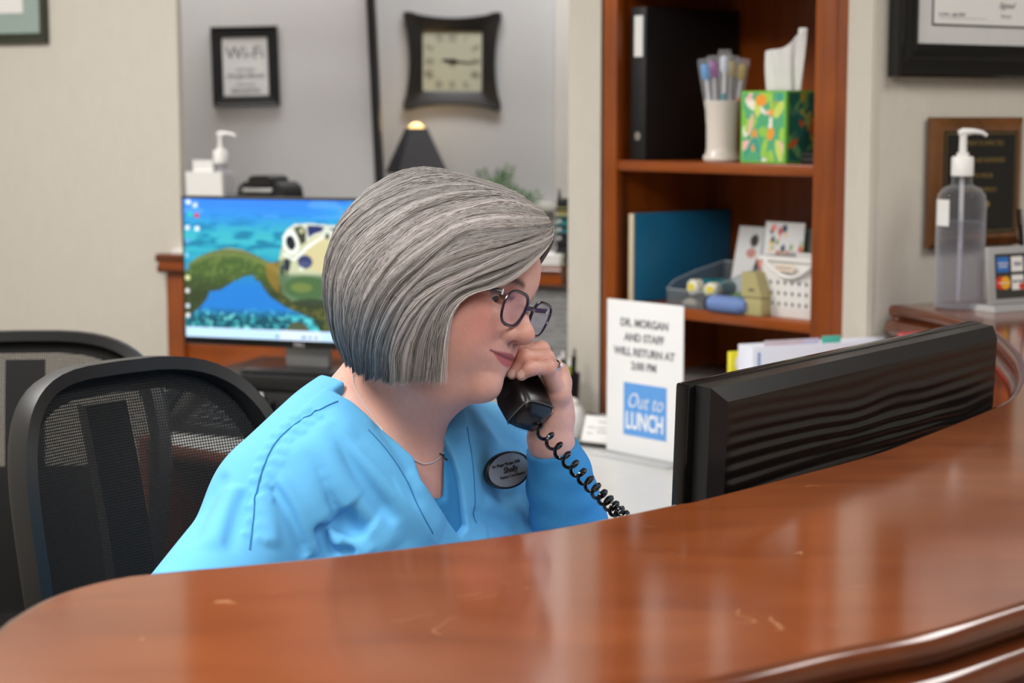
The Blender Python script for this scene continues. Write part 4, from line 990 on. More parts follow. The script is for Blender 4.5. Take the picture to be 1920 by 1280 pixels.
g = Geo().tube([(-.085, .0, .020), (-.085, .02, .032), (-.085, .09, .036), (-.085, .16, .032), (-.085, .18, .020)], [.020, .022, .014, .022, .020], 12, M=MK); obj('receiver', g, M_black, t)

# ------------------------------------------------------------------ front monitor, its back to the camera
p = Vector((.1985, 1.805, 0)); q = Vector((.628, 2.369, 0)); rf = math.atan2(q.y - p.y, q.x - p.x); wf = (q - p).length
zt_ = 1.155; hf = .382
t = thing('computer_monitor', 'black monitor seen from the back behind the counter, ribbed casing', 'monitor', (p.x, p.y, zt_), rot=(.035, 0, rf))
obj('bezel', Geo().box(0, wf, .030, .046, -hf, 0, .003), M_blackg, t)
g = Geo().loft([[(.012, .0295, -hf + .01), (wf - .006, .0295, -hf + .01), (wf - .006, .0295, -.002), (.012, .0295, -.002)], [(.012, .012, -hf + .01), (wf - .006, .012, -hf + .01), (wf - .006, .012, -.003), (.012, .012, -.003)], [(.026, .0, -hf + .03), (wf - .018, .0, -hf + .03), (wf - .018, .0, -.017), (.026, .0, -.017)]], caps=False)
obj('bevel_rim', g, mat('rim_black', (26, 26, 28), .3, var=.05), t, smooth=False)
nx, nz = 150, 120
U, V = np.meshgrid(np.linspace(.026, wf - .018, nx + 1), np.linspace(-hf + .03, -.017, nz + 1))
wv = V * 1. + .0035 * np.sin(U * 9 + V * 30) + .006 * (vnoise(U * 10, V * 18, 3) - .5)
am = .0020 * np.clip((-.03 - V) / .08, 0.15, 1) * (.35 + 1.2 * vnoise(U * 7, V * 60, 8))
Yd = -am * (1 + np.sin(wv * 2 * math.pi / .0135))
edge = np.minimum(np.minimum(U - .026, wf - .018 - U), np.minimum(V + hf - .03, -.017 - V)); Yd *= np.clip(edge / .01, 0, 1)
i = np.arange(nx * nz); r_ = i // nx; c_ = i % nx; a_ = r_ * (nx + 1) + c_
me = mesh_np('back_shell', np.stack([U, Yd, V], -1).reshape(-1, 3), np.stack([a_, a_ + 1, a_ + nx + 2, a_ + nx + 1], 1))
obj('back_shell', me, mat('shell_black', (12, 12, 13), .33, var=.05, scale=15), t)
obj('screen', Geo().box(.014, wf - .014, .0462, .047, -hf + .02, -.014), mat('lit_panel', (150, 180, 220), .2, emit=.6), t)
obj('neck', Geo().box(wf * .5 - .04, wf * .5 + .04, -.012, .0115, -hf - .03, -.24, .004, M=Matrix.Identity(4)), M_black, t)
obj('maker_badge', Geo().box(wf * .5 - .05, wf * .5 + .05, -.005, -.0032, -.232, -.205, .001), M_blackg, t)
obj('stand_base', Geo().box(wf * .5 - .13, wf * .5 + .13, -.04, .12, -hf - .0415, -hf - .0305, .004, M=Matrix.Rotation(0, 4, 'X')), M_black, t)

# ------------------------------------------------------------------ office chairs
def mesh_mat(name, col, pitch, openness):
    m, nt, b = new_mat(name); N = nt.nodes.new; L = nt.links.new
    tc = N('ShaderNodeTexCoord'); mp = N('ShaderNodeMapping'); mp.inputs['Scale'].default_value = (1 / pitch, 1 / pitch, 1); L(tc.outputs['UV'], mp.inputs[0])
    sx = N('ShaderNodeSeparateXYZ'); L(mp.outputs[0], sx.inputs[0]); outs = []
    for ax in (0, 1):
        fr_ = N('ShaderNodeMath'); fr_.operation = 'FRACT'; L(sx.outputs[ax], fr_.inputs[0])
        su = N('ShaderNodeMath'); su.operation = 'SUBTRACT'; su.inputs[1].default_value = .5; L(fr_.outputs[0], su.inputs[0])
        ab = N('ShaderNodeMath'); ab.operation = 'ABSOLUTE'; L(su.outputs[0], ab.inputs[0])
        lt = N('ShaderNodeMath'); lt.operation = 'LESS_THAN'; lt.inputs[1].default_value = openness / 2; L(ab.outputs[0], lt.inputs[0]); outs.append(lt)
    mu = N('ShaderNodeMath'); mu.operation = 'MULTIPLY'; L(outs[0].outputs[0], mu.inputs[0]); L(outs[1].outputs[0], mu.inputs[1])
    iv = N('ShaderNodeMath'); iv.operation = 'SUBTRACT'; iv.inputs[0].default_value = 1; L(mu.outputs[0], iv.inputs[1]); L(iv.outputs[0], b.inputs['Alpha'])
    b.inputs['Base Color'].default_value = lin(col); b.inputs['Roughness'].default_value = .7
    return m
def chair(label, pos, rz, tilt, top_w, bot_w, h, z0, arch, m_mesh, m_frame, lum=(.22, .34)):
    # local: x across (right seen from the front), y backwards, front faces -y; backrest foot at z0
    t = thing('office_chair', label, 'chair', pos, rz)
    def outline(ins=0., n=12):
        w1 = top_w - ins; w0 = bot_w - ins; zc = h * .60; H = h - ins; top = []
        for k in range(33):
            a = math.pi - math.pi * k / 32; ca, sa_ = math.cos(a), math.sin(a)
            top.append((w1 * abs(ca) ** .58 * (1 if ca > 0 else -1), zc + (H - zc) * max(sa_, 0) ** .62))
        left = [(-w0, ins + .02), (-w0 - (w1 - w0) * .42, h * .24), (-w0 - (w1 - w0) * .80, h * .45)]
        return left + top + [(-x, z) for x, z in left[::-1]]
    def bend(x, z): return -.045 * (1 - (x / top_w) ** 2) * 0 + .05 * (x / top_w) ** 2 * -1 + .03 * math.sin(math.pi * z / h) * -1
    T = Matrix.Translation((0, .0, z0)) @ Matrix.Rotation(-tilt, 4, 'X')
    ol = outline()
    pts = [Vector((x, bend(x, z), z)) for x, z in ol]
    prof = [(-.009, -.020), (.007, -.020), (.011, -.008), (.011, .012), (.006, .018), (-.007, .018), (-.011, .006)]
    def sweep(prof):
        rings = []; n = len(pts)
        for i in range(n):
            tg = (pts[(i + 1) % n] - pts[i - 1]).normalized(); bk_ = Vector((0, 1, 0)); nn = tg.cross(bk_).normalized(); bb = nn.cross(tg)
            rings.append([tuple(pts[i] - nn * a + Vector((0, 1, 0)) * b) for a, b in prof])
        return rings + [rings[0]]
    obj('back_frame', Geo().loft(sweep(prof), M=T), m_frame, t, angle=50)
    # mesh panel as a grid inside the outline
    il = outline(.004); nx, nz = 30, 34; v = []; f = []; uv = []
    zs_ = [h * (.006 + .985 * k / nz) for k in range(nz + 1)]
    def halfw(z):
        best = bot_w - .004
        for i in range(len(ol) - 1):
            (x1, z1), (x2, z2) = ol[i], ol[i + 1]
            if (z1 - z) * (z2 - z) <= 0 and x1 <= 1e-6 and abs(z2 - z1) > 1e-9:
                best = abs(x1 + (x2 - x1) * (z - z1) / (z2 - z1)); break
        return best - .004
    for z in zs_:
        w_ = max(halfw(min(z, h - .004)), .01)
        for k in range(nx + 1):
            x = -w_ + 2 * w_ * k / nx; v.append(tuple(T @ Vector((x, bend(x, z) + .004, z)))); uv.append((x, z))
    for r in range(nz):
        for k in range(nx): a = r * (nx + 1) + k; f.append((a, a + 1, a + nx + 2, a + nx + 1))
    me = bpy.data.meshes.new('back_mesh'); me.from_pydata(v, [], f); ul = me.uv_layers.new(name='UVMap')
    for lp_ in me.loops: ul.data[lp_.index].uv = uv[lp_.vertex_index]
    me.polygons.foreach_set('use_smooth', [True] * len(f)); obj('back_mesh', me, m_mesh, t)
    # solid hem along the rim
    rings = []
    n = len(ol)
    inn = [(x * (1 - .05 / max(abs(x), .1) * min(1, abs(x) / .1)), min(z, h - .055 - (0 if z < h * .8 else .0)) if z > h * .75 else z) for x, z in ol]
    inn = [(x * .895, z * .93 + .012) for x, z in ol]
    g = Geo().loft([[tuple(Vector((x, bend(x, z) + .0065, z))) for x, z in ol], [tuple(Vector((x, bend(x, z) + .0065, z))) for x, z in inn]], close_ring=False, M=T)
    obj('hem_band', g, M_blackm, t)
    obj('spine_bar', Geo().loft([[(-.032, y_ + .018, z), (.032, y_ + .018, z), (.028, y_ + .040, z), (-.028, y_ + .040, z)] for y_, z in [(.0, -.10), (-.005, .05), (-.022, h * .4), (-.02, h * .66), (0.0, h * .93)]], caps=True, M=T), M_black, t)
    obj('lumbar_band', Geo().loft([[(x, bend(x, h * .3) + .012 + (.004 if s else 0), z) for x in np.linspace(-bot_w * .98, bot_w * .98, 9)] for s, z in ((0, h * lum[0]), (0, h * lum[1]))], close_ring=False, M=T), M_blackm, t)
    sz = z0 - .06
    obj('seat', Geo().box(-.245, .245, -.47, .02, sz - .05, sz, .03, seg=4), M_blackm, t)
    obj('seat_pan', Geo().box(-.2, .2, -.42, -.02, sz - .075, sz - .0505, .01), M_black, t)
    obj('back_bracket', Geo().tube([(0, -.14, sz - .085), (0, .03, sz - .08), (0, .055, z0 - .06), (0, .035, z0 + .02)], [.028, .028, .026, .022], 8), M_black, t)
    obj('gas_column', Geo().lathe([(.03, .10), (.03, .26), (.02, .262), (.02, sz - .0755)], 20, M=Matrix.Translation((0, -.22, 0))), M_black, t)
    for k in range(5):
        a = 2 * math.pi * k / 5 + .3; d = Vector((math.cos(a), math.sin(a), 0)); c0 = Vector((0, -.22, .11))
        obj('base_arm', Geo().tube([c0 + d * .025, c0 + d * .15 + Vector((0, 0, -.015)), c0 + d * .29 + Vector((0, 0, -.04))], [.024, .02, .014], 8), M_black, t)
        cp = c0 + d * .29
        obj('caster', Geo().lathe([(.012, -.011), (.026, -.009), (.026, .009), (.012, .011)], 16, M=Matrix.Translation((cp.x, cp.y, .0265)) @ Matrix.Rotation(a, 4, 'Z') @ Matrix.Rotation(RX, 4, 'X')), M_blackm, t)
    return t
M_frame = mat('chair_frame_black', (22, 22, 23), .45, var=.05)
W_ = Vector((.62, .78, 0)).normalized()
chair('black mesh-back office chair she sits on, nearest the counter', (-.440, 2.25, 0), math.atan2(W_.y, W_.x), .12, .203, .155, .60, .512, .035, mesh_mat('chair_mesh', (10, 10, 11), .0036, .54), M_frame)
chair('black mesh-back office chair standing empty at left against the cream wall', (-.80, 3.0, 0), .10, .10, .235, .19, .56, .50, .02, mesh_mat('chair_mesh_far', (20, 20, 20), .0036, .58), M_frame, (.04, .62))
# ------------------------------------------------------------------ signed-distance modelling for the figure
import openvdb
f32 = np.float32
class Prim:
    def __init__(s, d, lo, hi): s.d = d; s.lo = np.array(lo); s.hi = np.array(hi)
def V3(p): return np.array([p[0], p[1], p[2]], float)
def ell(c, r, R=None):
    c = V3(c); r = V3(r); R = np.eye(3) if R is None else np.asarray(R)      # rows of R = local axes in world
    ext = np.sqrt(((R * r[:, None]) ** 2).sum(0))
    def d(x, y, z):
        X, Y, Z = x - c[0], y - c[1], z - c[2]
        a = R[0, 0] * X + R[0, 1] * Y + R[0, 2] * Z; b = R[1, 0] * X + R[1, 1] * Y + R[1, 2] * Z; e = R[2, 0] * X + R[2, 1] * Y + R[2, 2] * Z
        k0 = np.sqrt((a / r[0]) ** 2 + (b / r[1]) ** 2 + (e / r[2]) ** 2); k1 = np.sqrt((a / r[0] ** 2) ** 2 + (b / r[1] ** 2) ** 2 + (e / r[2] ** 2) ** 2)
        return k0 * (k0 - 1) / np.maximum(k1, 1e-6)
    return Prim(d, c - ext, c + ext)
def cap(a, b, ra, rb=None):
    a = V3(a); b = V3(b); rb = ra if rb is None else rb; ab = b - a; L2 = max((ab ** 2).sum(), 1e-12); m = max(ra, rb)
    def d(x, y, z):
        X, Y, Z = x - a[0], y - a[1], z - a[2]
        h = np.clip((X * ab[0] + Y * ab[1] + Z * ab[2]) / L2, 0, 1)
        return np.sqrt((X - ab[0] * h) ** 2 + (Y - ab[1] * h) ** 2 + (Z - ab[2] * h) ** 2) - (ra + (rb - ra) * h)
    return Prim(d, np.minimum(a, b) - m, np.maximum(a, b) + m)
def smin(a, b, k):
    if k <= 0: return np.minimum(a, b)
    h = np.maximum(k - np.abs(a - b), 0) / k; return np.minimum(a, b) - h * h * k * .25
def smax(a, b, k): return -smin(-a, -b, k)
class Model:
    def __init__(s): s.ops = []
    def add(s, p, k=.0): s.ops.append(('+', p, k)); return s
    def sub(s, p, k=.0): s.ops.append(('-', p, k)); return s
    def fn(s, f): s.ops.append(('f', f, 0)); return s
    def ev(s, P):
        P = np.asarray(P, float); x, y, z = P[..., 0], P[..., 1], P[..., 2]; F = np.full(x.shape, .06)
        for op, p, k in s.ops:
            if op == '+': F = smin(F, p.d(x, y, z), k)
            elif op == '-': F = smax(F, -p.d(x, y, z), k)
            else: F = p(F, x, y, z)
        return F
    def build(s, lo, hi, h):
        lo = np.array(lo, float); hi = np.array(hi, float); n = np.ceil((hi - lo) / h).astype(int) + 1
        ax = [(lo[i] + h * np.arange(n[i])).astype(f32) for i in range(3)]; F = np.full(n, .06, f32)
        for op, p, k in s.ops:
            if op == 'f':
                F = p(F, ax[0][:, None, None], ax[1][None, :, None], ax[2][None, None, :]).astype(f32); continue
            m = k + .03; a = np.clip(np.floor((p.lo - m - lo) / h).astype(int), 0, n); b = np.clip(np.ceil((p.hi + m - lo) / h).astype(int) + 1, 0, n)
            if (b <= a).any(): continue
            sl = tuple(slice(a[i], b[i]) for i in range(3)); x = ax[0][sl[0]][:, None, None]; y = ax[1][sl[1]][None, :, None]; z = ax[2][sl[2]][None, None, :]
            d = p.d(x, y, z).astype(f32); F[sl] = smin(F[sl], d, k) if op == '+' else smax(F[sl], -d, k)
        F[0] = F[-1] = .06; F[:, 0] = F[:, -1] = .06; F[:, :, 0] = F[:, :, -1] = .06
        g = openvdb.FloatGrid(.06); g.copyFromArray(np.ascontiguousarray(F)); pts, tri, quad = g.convertToPolygons(0., 0.)
        return pts * h + lo, quad, tri
    def trace(s, px, py, t0=1.5, t1=2.6):
        o = np.array(CAM); d = np.array(at(px, py, 2.)) - o; d /= np.linalg.norm(d); t = t0
        for _ in range(300):
            v = float(s.ev((o + d * t)[None])[0])
            if v < .0003: break
            t += max(v * .7, .0004)
            if t > t1: return None
        return Vector(o + d * t)
    def nrm(s, p, e=.004):
        p = np.array(p); I = np.eye(3) * e; g = s.ev(p + I) - s.ev(p - I); return Vector(g).normalized()

# ---- frames
YAW, PIT = math.radians(29), math.radians(13)
HF = np.array([math.cos(YAW) * math.cos(PIT), -math.sin(YAW) * math.cos(PIT), -math.sin(PIT)])
HU = np.array([math.cos(YAW) * math.sin(PIT), -math.sin(YAW) * math.sin(PIT), math.cos(PIT)])
HR = np.cross(HF, HU); ROLL = math.radians(16); HR, HU = HR * math.cos(ROLL) + HU * math.sin(ROLL), HU * math.cos(ROLL) - HR * math.sin(ROLL)
HC = np.array(at(838, 530, 2.0))
HM = np.stack([HF, HR, HU])                      # rows
def hd(f, r, u): return HC + HF * f + HR * r + HU * u
TY, TP = math.radians(43), math.radians(10)
TN = np.array([math.sin(TY) * math.cos(TP), -math.cos(TY) * math.cos(TP), -math.sin(TP)])
TU = np.array([math.sin(TY) * math.sin(TP), -math.cos(TY) * math.sin(TP), math.cos(TP)])
TS = np.cross(TN, TU)                            # her right
TO = np.array(at(742, 762, 2.03)); TM = np.stack([TN, TS, TU])
def tr(n, s, u): return TO + TN * n + TS * s + TU * u

# ---- head and neck
def head_ops(B):
    DU = [0.]
    def E(c, r, k=.02, sym=False, sub=False):
        for sg in ((1, -1) if sym else (1,)):
            p = ell(hd(c[0], c[1] * sg, c[2] + DU[0]), r, HM); (B.sub if sub else B.add)(p, k)
    def K(a, b, ra, rb, k=.01, sym=False, sub=False):
        for sg in ((1, -1) if sym else (1,)):
            p = cap(hd(a[0], a[1] * sg, a[2] + DU[0]), hd(b[0], b[1] * sg, b[2] + DU[0]), ra, rb); (B.sub if sub else B.add)(p, k)
    E((-.008, 0, .026), (.094, .074, .074), 0)
    E((.045, 0, .032), (.050, .058, .044), .02)
    E((.030, 0, -.035), (.062, .062, .085), .03)
    DU[0] = .006
    E((.048, .036, -.040), (.036, .031, .038), .022, True)       # cheeks
    DU[0] = .010
    E((.038, .038, -.074), (.036, .027, .030), .025, True)       # jowls
    E((.081, 0, -.1005), (.019, .022, .019), .012)                # chin
    E((.024, 0, -.100), (.042, .042, .020), .024)                # under the chin
    E((.068, 0, -.068), (.030, .030, .024), .022)                # mouth mound
    DU[0] = 0.
    K((.082, .010, .018), (.066, .048, .014), .010, .009, .014, True)
    E((.094, .032, .000), (.016, .017, .012), .012, True, True)  # sockets
    E((.0690, .031, -.001), (.0146, .0146, .0146), .004, True)     # lids
    K((.072, .020, -.016), (.066, .044, -.016), .006, .006, .012, True)
    DU[0] = .006
    K((.087, 0, .000), (.105, 0, -.030), .0066, .0096, .012)     # nose
    E((.107, 0, -.034), (.0115, .0118, .0100), .008)
    E((.094, .0125, -.0380), (.0105, .0078, .0080), .006, True)
    E((.101, .0068, -.0455), (.0055, .0036, .0045), .003, True, True)
    K((.093, .0175, -.038), (.083, .0205, -.046), .0009, .0006, .006, True, True)
    E((.080, .0215, -.040), (.013, .010, .012), .014, True)
    DU[0] = .008
    K((.088, .022, -.046), (.072, .036, -.066), .0010, .0010, .014, True, True)   # smile fold
    K((.0910, 0, -.0595), (.0868, .010, -.0608), .0046, .0038, .005, True)
    K((.0868, .010, -.0608), (.0700, .0285, -.0618), .0038, .0014, .005, True)
    K((.0888, 0, -.0695), (.0850, .010, -.0688), .0050, .0044, .005, True)
    K((.0850, .010, -.0688), (.0700, .0275, -.0628), .0044, .0014, .004, True)
    K((.0965, 0, -.0643), (.0905, .011, -.0643), .0009, .0009, .002, True, True)
    K((.0905, .011, -.0643), (.0690, .0300, -.0618), .0009, .0014, .002, True, True)
    E((.0685, .0320, -.0612), (.004, .0035, .0045), .006, True, True)
    K((.094, 0, -.049), (.092, 0, -.054), .0012, .0016, .004, False, True)
    E((.084, 0, -.0815), (.006, .016, .004), .010, False, True)  # hollow under the lower lip
    DU[0] = 0.
    E((-.010, .074, -.012), (.016, .009, .030), .006, True)      # ears
    E((-.004, .082, -.010), (.008, .006, .014), .006, True, True)
    E((.0835, .0305, -.0010), (.0110, .0135, .0050), .0015, True, True)   # eye slit
    nb = tr(-.02, 0, .0)
    B.add(cap(hd(-.015, 0, -.055), nb, .052, .058), .03)
    B.add(cap(hd(.03, .012, -.10), tr(.03, .0, -.02), .034, .03), .035)
def torso_ops(B, grow=0.):
    g = grow
    def E(c, r, k): B.add(ell(tr(*c), np.array(r) + g, TM), k)
    E((-.025, 0, -.185), (.100, .150, .20), .03)
    for sg in (1, -1):
        B.add(cap(tr(-.03, .03 * sg, -.010), tr(-.03, .13 * sg, -.080), .040 + g, .040 + g), .035)
        B.add(cap(tr(-.02, .06 * sg, -.05), tr(-.02, .142 * sg, -.105), .050 + g, .050 + g), .04)
        E((.055, .072 * sg, -.215), (.075, .080, .085), .05)
    E((.015, 0, -.09), (.060, .11, .07), .05)
    E((0, 0, -.40), (.130, .165, .15), .06)
R_SH = tr(-.02, .145, -.115); R_EL = np.array(at(324, 1215, 1.80)); R_WR = np.array([-.17, 1.735, .805])
L_SH = tr(-.02, -.158, -.085); L_EL = np.array(at(1100, 1130, 2.09)); L_WR = np.array(at(1032, 822, 2.02))

body = Model(); head_ops(body)
chest = Model(); torso_ops(chest, -.006)
for o in chest.ops: body.ops.append((o[0], o[1], max(o[2], .03)))
body.add(cap(R_SH, tr(-.02, .10, -.06), .045, .04), .03)

# ---- left hand on the handset
def hand(B, wr, mcp, fingers, thumb, rpalm=.0155):
    for j, m in enumerate(mcp):
        B.add(cap(wr, m, .0195 if j else .018, .0118), .012)
    for j in range(len(mcp) - 1): B.add(cap(mcp[j], mcp[j + 1], .0105, .0105), .010)
    Fn = []
    for j, (pts, rr) in enumerate(fingers):
        S_ = Model()
        for k in range(len(pts) - 1): S_.add(cap(pts[k], pts[k + 1], rr[k], rr[k + 1]), .003)
        for k in range(1, len(pts) - 1): S_.add(ell(pts[k], [rr[k] * 1.05] * 3), .004)
        Fn.append(S_)
    for S_ in Fn:
        first = True
        lo = np.min([o[1].lo for o in S_.ops], 0); hi = np.max([o[1].hi for o in S_.ops], 0)
        B.add(Prim((lambda S_: (lambda x, y, z: S_.ev(np.stack(np.broadcast_arrays(x, y, z), -1))))(S_), lo, hi), .0018)
    S_ = Model(); pts, rr = thumb
    for k in range(len(pts) - 1): S_.add(cap(pts[k], pts[k + 1], rr[k], rr[k + 1]), .006)
    lo = np.min([o[1].lo for o in S_.ops], 0); hi = np.max([o[1].hi for o in S_.ops], 0)
    B.add(Prim(lambda x, y, z: S_.ev(np.stack(np.broadcast_arrays(x, y, z), -1)), lo, hi), .01)
A3 = lambda *q: np.array(at(*q))
lh = Model()
lh.add(cap(L_EL, L_WR, .034, .0225), 0)
lh.add(cap(L_WR, A3(1034, 780, 2.02), .0225, .021), .015)
mcpL = [A3(1047, 738, 2.000), A3(1047, 716, 2.014), A3(1043, 702, 2.030), A3(1036, 695, 2.046)]
finL = [([mcpL[0], A3(1027, 689, 1.976), A3(995, 690, 1.964), A3(978, 703, 1.966)], [.0098, .0082, .0073, .0062]),
        ([mcpL[1], A3(1023, 671, 1.992), A3(984, 670, 1.979), A3(961, 700, 1.979)], [.0104, .0088, .0078, .0066]),
        ([mcpL[2], A3(1014, 656, 2.010), A3(974, 656, 1.997), A3(951, 685, 1.995)], [.0104, .0090, .0080, .0068]),
        ([mcpL[3], A3(1004, 660, 2.030), A3(970, 664, 2.018), A3(950, 690, 2.016)], [.0108, .0095, .0083, .0070])]
thL = ([A3(1022, 795, 2.035), A3(992, 752, 2.062), A3(962, 715, 2.066), A3(940, 690, 2.058)], [.017, .0125, .0105, .0085])
hand(lh, A3(1034, 778, 2.02), mcpL, finL, thL)
# ---- right hand resting on the desk (below the counter line)
rh = Model(); rh.add(cap(R_EL, R_WR, .036, .024), 0)
dv = V3((.65, -.70, -.12)); dv /= np.linalg.norm(dv); sd_ = np.cross(dv, (0, 0, 1)); sd_ /= np.linalg.norm(sd_)
mcpR = [R_WR + dv * (.075 - .003 * abs(j - 1)) + sd_ * (-.03 + .02 * j) + np.array((0, 0, .0)) for j in range(4)]
finR = []
for j in range(4):
    L_ = (.085, .095, .09, .072)[j]; a_ = mcpR[j]; q1 = a_ + dv * L_ * .45 + np.array((0, 0, .004)); q2 = q1 + (dv + np.array((0, 0, -.35))) * L_ * .30; q3 = q2 + (dv + np.array((0, 0, -.45))) * L_ * .22
    finR.append(([a_, q1, q2, q3], [.0105, .0092, .008, .0066]))
thR = ([R_WR + dv * .02 - sd_ * .02, R_WR + dv * .05 - sd_ * .045, R_WR + dv * .085 - sd_ * .052, R_WR + dv * .105 - sd_ * .048], [.016, .012, .0105, .0085])
hand(rh, R_WR + dv * .01, mcpR, finR, thR)
# ---- seated lower body (hidden by the counter)
low = Model()
PEL = tr(-.02, 0, -.50); FW = np.array([math.sin(TY), -math.cos(TY), 0.]); RS = np.array([-math.cos(TY), -math.sin(TY), 0.])
PEL = np.array((PEL[0] - .03, PEL[1] + .03, .575))
KN = {}; AK = {}
for sg in (1, -1):
    hip = PEL + RS * .095 * sg; kn = hip + FW * .36 + np.array((0, 0, -.01)) + RS * .03 * sg; an = np.array((kn[0] - .02 + (-.05 if sg > 0 else .0), kn[1] + .06, .085)); KN[sg] = kn; AK[sg] = an

M_skin = colmat('skin', .48, sss=.25, spec=.42)
person = thing('person', 'grey-haired woman in blue scrubs and glasses talking on the phone', 'person', (PEL[0], PEL[1], 0))
PO = np.array((PEL[0], PEL[1], 0.))
def skin_colour(P, head=True):
    c = np.empty(P.shape); c[:] = np.array((219, 169, 154)) / 255
    L_ = (P - HC) @ HM.T; f, r, u = L_[:, 0], L_[:, 1], L_[:, 2]; ar = np.abs(r)
    def mix(m, col): m = np.clip(m, 0, 1)[:, None]; c[:] = c * (1 - m) + np.array(col) / 255 * m
    G = lambda cf, cr, cu, s: np.exp(-(((f - cf) ** 2 + (ar - cr) ** 2 + (u - cu) ** 2) / s ** 2))
    mix(.48 * G(.072, .046, -.028, .028) * head, (208, 116, 110)); mix(.5 * G(.085, .034, -.014, .010) * head, (226, 190, 178)); mix(.35 * G(.112, 0, -.030, .014) * head, (216, 128, 116)); mix(.3 * G(.07, 0, -.098, .02) * head, (216, 140, 126))
    front = (f > .060) & head; u = u - .008
    q_ = np.clip(ar / .030, 0, 1); up = -.0645 + .0022 * q_ ** 2; hi = -.0578 - .0030 * q_ - .0010 * q_ ** 4; lo_ = -.0745 + .0128 * q_ ** 2
    inl = front & (ar < .0305) & (u < hi) & (u > lo_)
    sm = np.minimum(np.minimum(hi - u, u - lo_), (.0305 - ar)); mix(inl * np.clip(sm / .0022, 0, 1) * .85, (192, 92, 96)); mix(inl * np.clip(sm / .002, 0, 1) * (u > up) * .55, (140, 74, 80))
    mix((front & (ar < .0315)) * np.exp(-((u - up) / .0011) ** 2) * .75, (92, 38, 44))
    u = u + .008
    bl_ = .0200 - .0035 * np.clip((ar - .014) / .034, 0, 1) + .004 * np.sin(np.clip((ar - .014) / .034, 0, 1) * math.pi)
    mix(((f > .05) & (ar > .013) & (ar < .050)) * np.exp(-((u - bl_) / .0034) ** 2) * .9 * np.clip((ar - .012) / .006, 0, 1) * head, (92, 70, 64))
    mix(((f > .055) & (ar > .015) & (ar < .047)) * np.exp(-((u - .004) / .0030) ** 2) * .6 * head, (70, 48, 46))
    mix(G(.0995, .0068, -.040, .0032) * .9 * head, (70, 30, 28))
    T_ = (P - TO) @ TM.T; mix(((T_[:, 2] < -.03) & (T_[:, 0] > .02)) * np.clip((-T_[:, 2] - .03) / .06, 0, 1) * .4, (214, 140, 122))
    n = vnoise(P[:, 0] * 400, P[:, 2] * 400 + P[:, 1] * 300, 2); c *= (.985 + .03 * n)[:, None]
    # finger nails and warm knuckles
    for pts, rr in finL + [thL]:
        dd = np.linalg.norm(P - pts[2], axis=1); mix(np.exp(-(dd / .009) ** 2) * .25, (214, 128, 112))
        dd = np.linalg.norm(P - pts[1], axis=1); mix(np.exp(-(dd / .010) ** 2) * .25, (212, 124, 110))
    for pts in (finL[0][0], finL[1][0]):
        tip = pts[3] + (pts[3] - pts[2]) * .15; nd = tip + np.array((0, -.0062, .0035)); dd = np.linalg.norm(P - nd, axis=1); mix((dd < .0048) * .75, (240, 206, 196))
    return c
parts = []
body_part = body.build(np.minimum(HC - .14, TO - [.24, .20, .20]), np.maximum(HC + .15, TO + [.24, .20, .05]), .00135); parts.append(body_part)
allP = np.stack([L_EL, L_WR] + mcpL + [q for f_ in finL for q in f_[0]] + thL[0])
parts.append(lh.build(allP.min(0) - .045, allP.max(0) + .035, .0013))
allP = np.stack([R_EL, R_WR] + mcpR + [q for f_ in finR for q in f_[0]] + thR[0])
parts.append(rh.build(allP.min(0) - .045, allP.max(0) + .035, .0025))
def join(parts):
    v = []; q = []; t = []; o = 0
    for a, b, c in parts: v.append(a); q.append(b + o); t.append(c + o); o += len(a)
    return np.concatenate(v), np.concatenate(q), np.concatenate(t)
v, q, tt = join(parts)
v32 = v.astype(float)
me = mesh_np('body', v32 - PO, q, tt); nb_v = len(body_part[0]); set_col(me, np.concatenate([skin_colour(v32[:nb_v]), skin_colour(v32[nb_v:], False)])); me.flip_normals() if False else None
obj('body', me, M_skin, person)

# ---- eyes
M_eye = mat('eye_white', (225, 220, 214), .15, var=.01); M_iris = mat('iris_hazel', (74, 78, 66), .15); M_pup = mat('pupil', (8, 8, 8), .1)
look = np.array((.95, .12, -.28)); look /= np.linalg.norm(look)
for sg in (1, -1):
    c = hd(.0672, .031 * sg, -.0012); g = Geo(); n = 20
    Mx = Matrix(((HF[0], HR[0], HU[0], 0), (HF[1], HR[1], HU[1], 0), (HF[2], HR[2], HU[2], 0), (0, 0, 0, 1)))
    zq = Vector((0, 0, 1)).rotation_difference(Vector(look)).to_matrix().to_4x4()
    MM = Matrix.Translation(Vector(c - PO)) @ Mx @ zq
    R_ = .0126; prof = [(R_ * math.sin(a), R_ * math.cos(a)) for a in [math.pi - k * (math.pi - .5) / 14 for k in range(15)]]
    prof[0] = (.0002, -R_)
    e = obj('eyeball', Geo().lathe(prof, 28, M=MM, cap=False), M_eye, person)
    obj('iris', Geo().lathe([(R_ * math.sin(a) * 1.005, R_ * math.cos(a) * 1.005) for a in (.5, .38, .25)] + [(.0022, R_ * .955)], 24, M=MM, cap=False), M_iris, e)
    obj('pupil', Geo().lathe([(.0031, R_ * .962), (.0002, R_ * .99)], 16, M=MM, cap=False), M_pup, e)

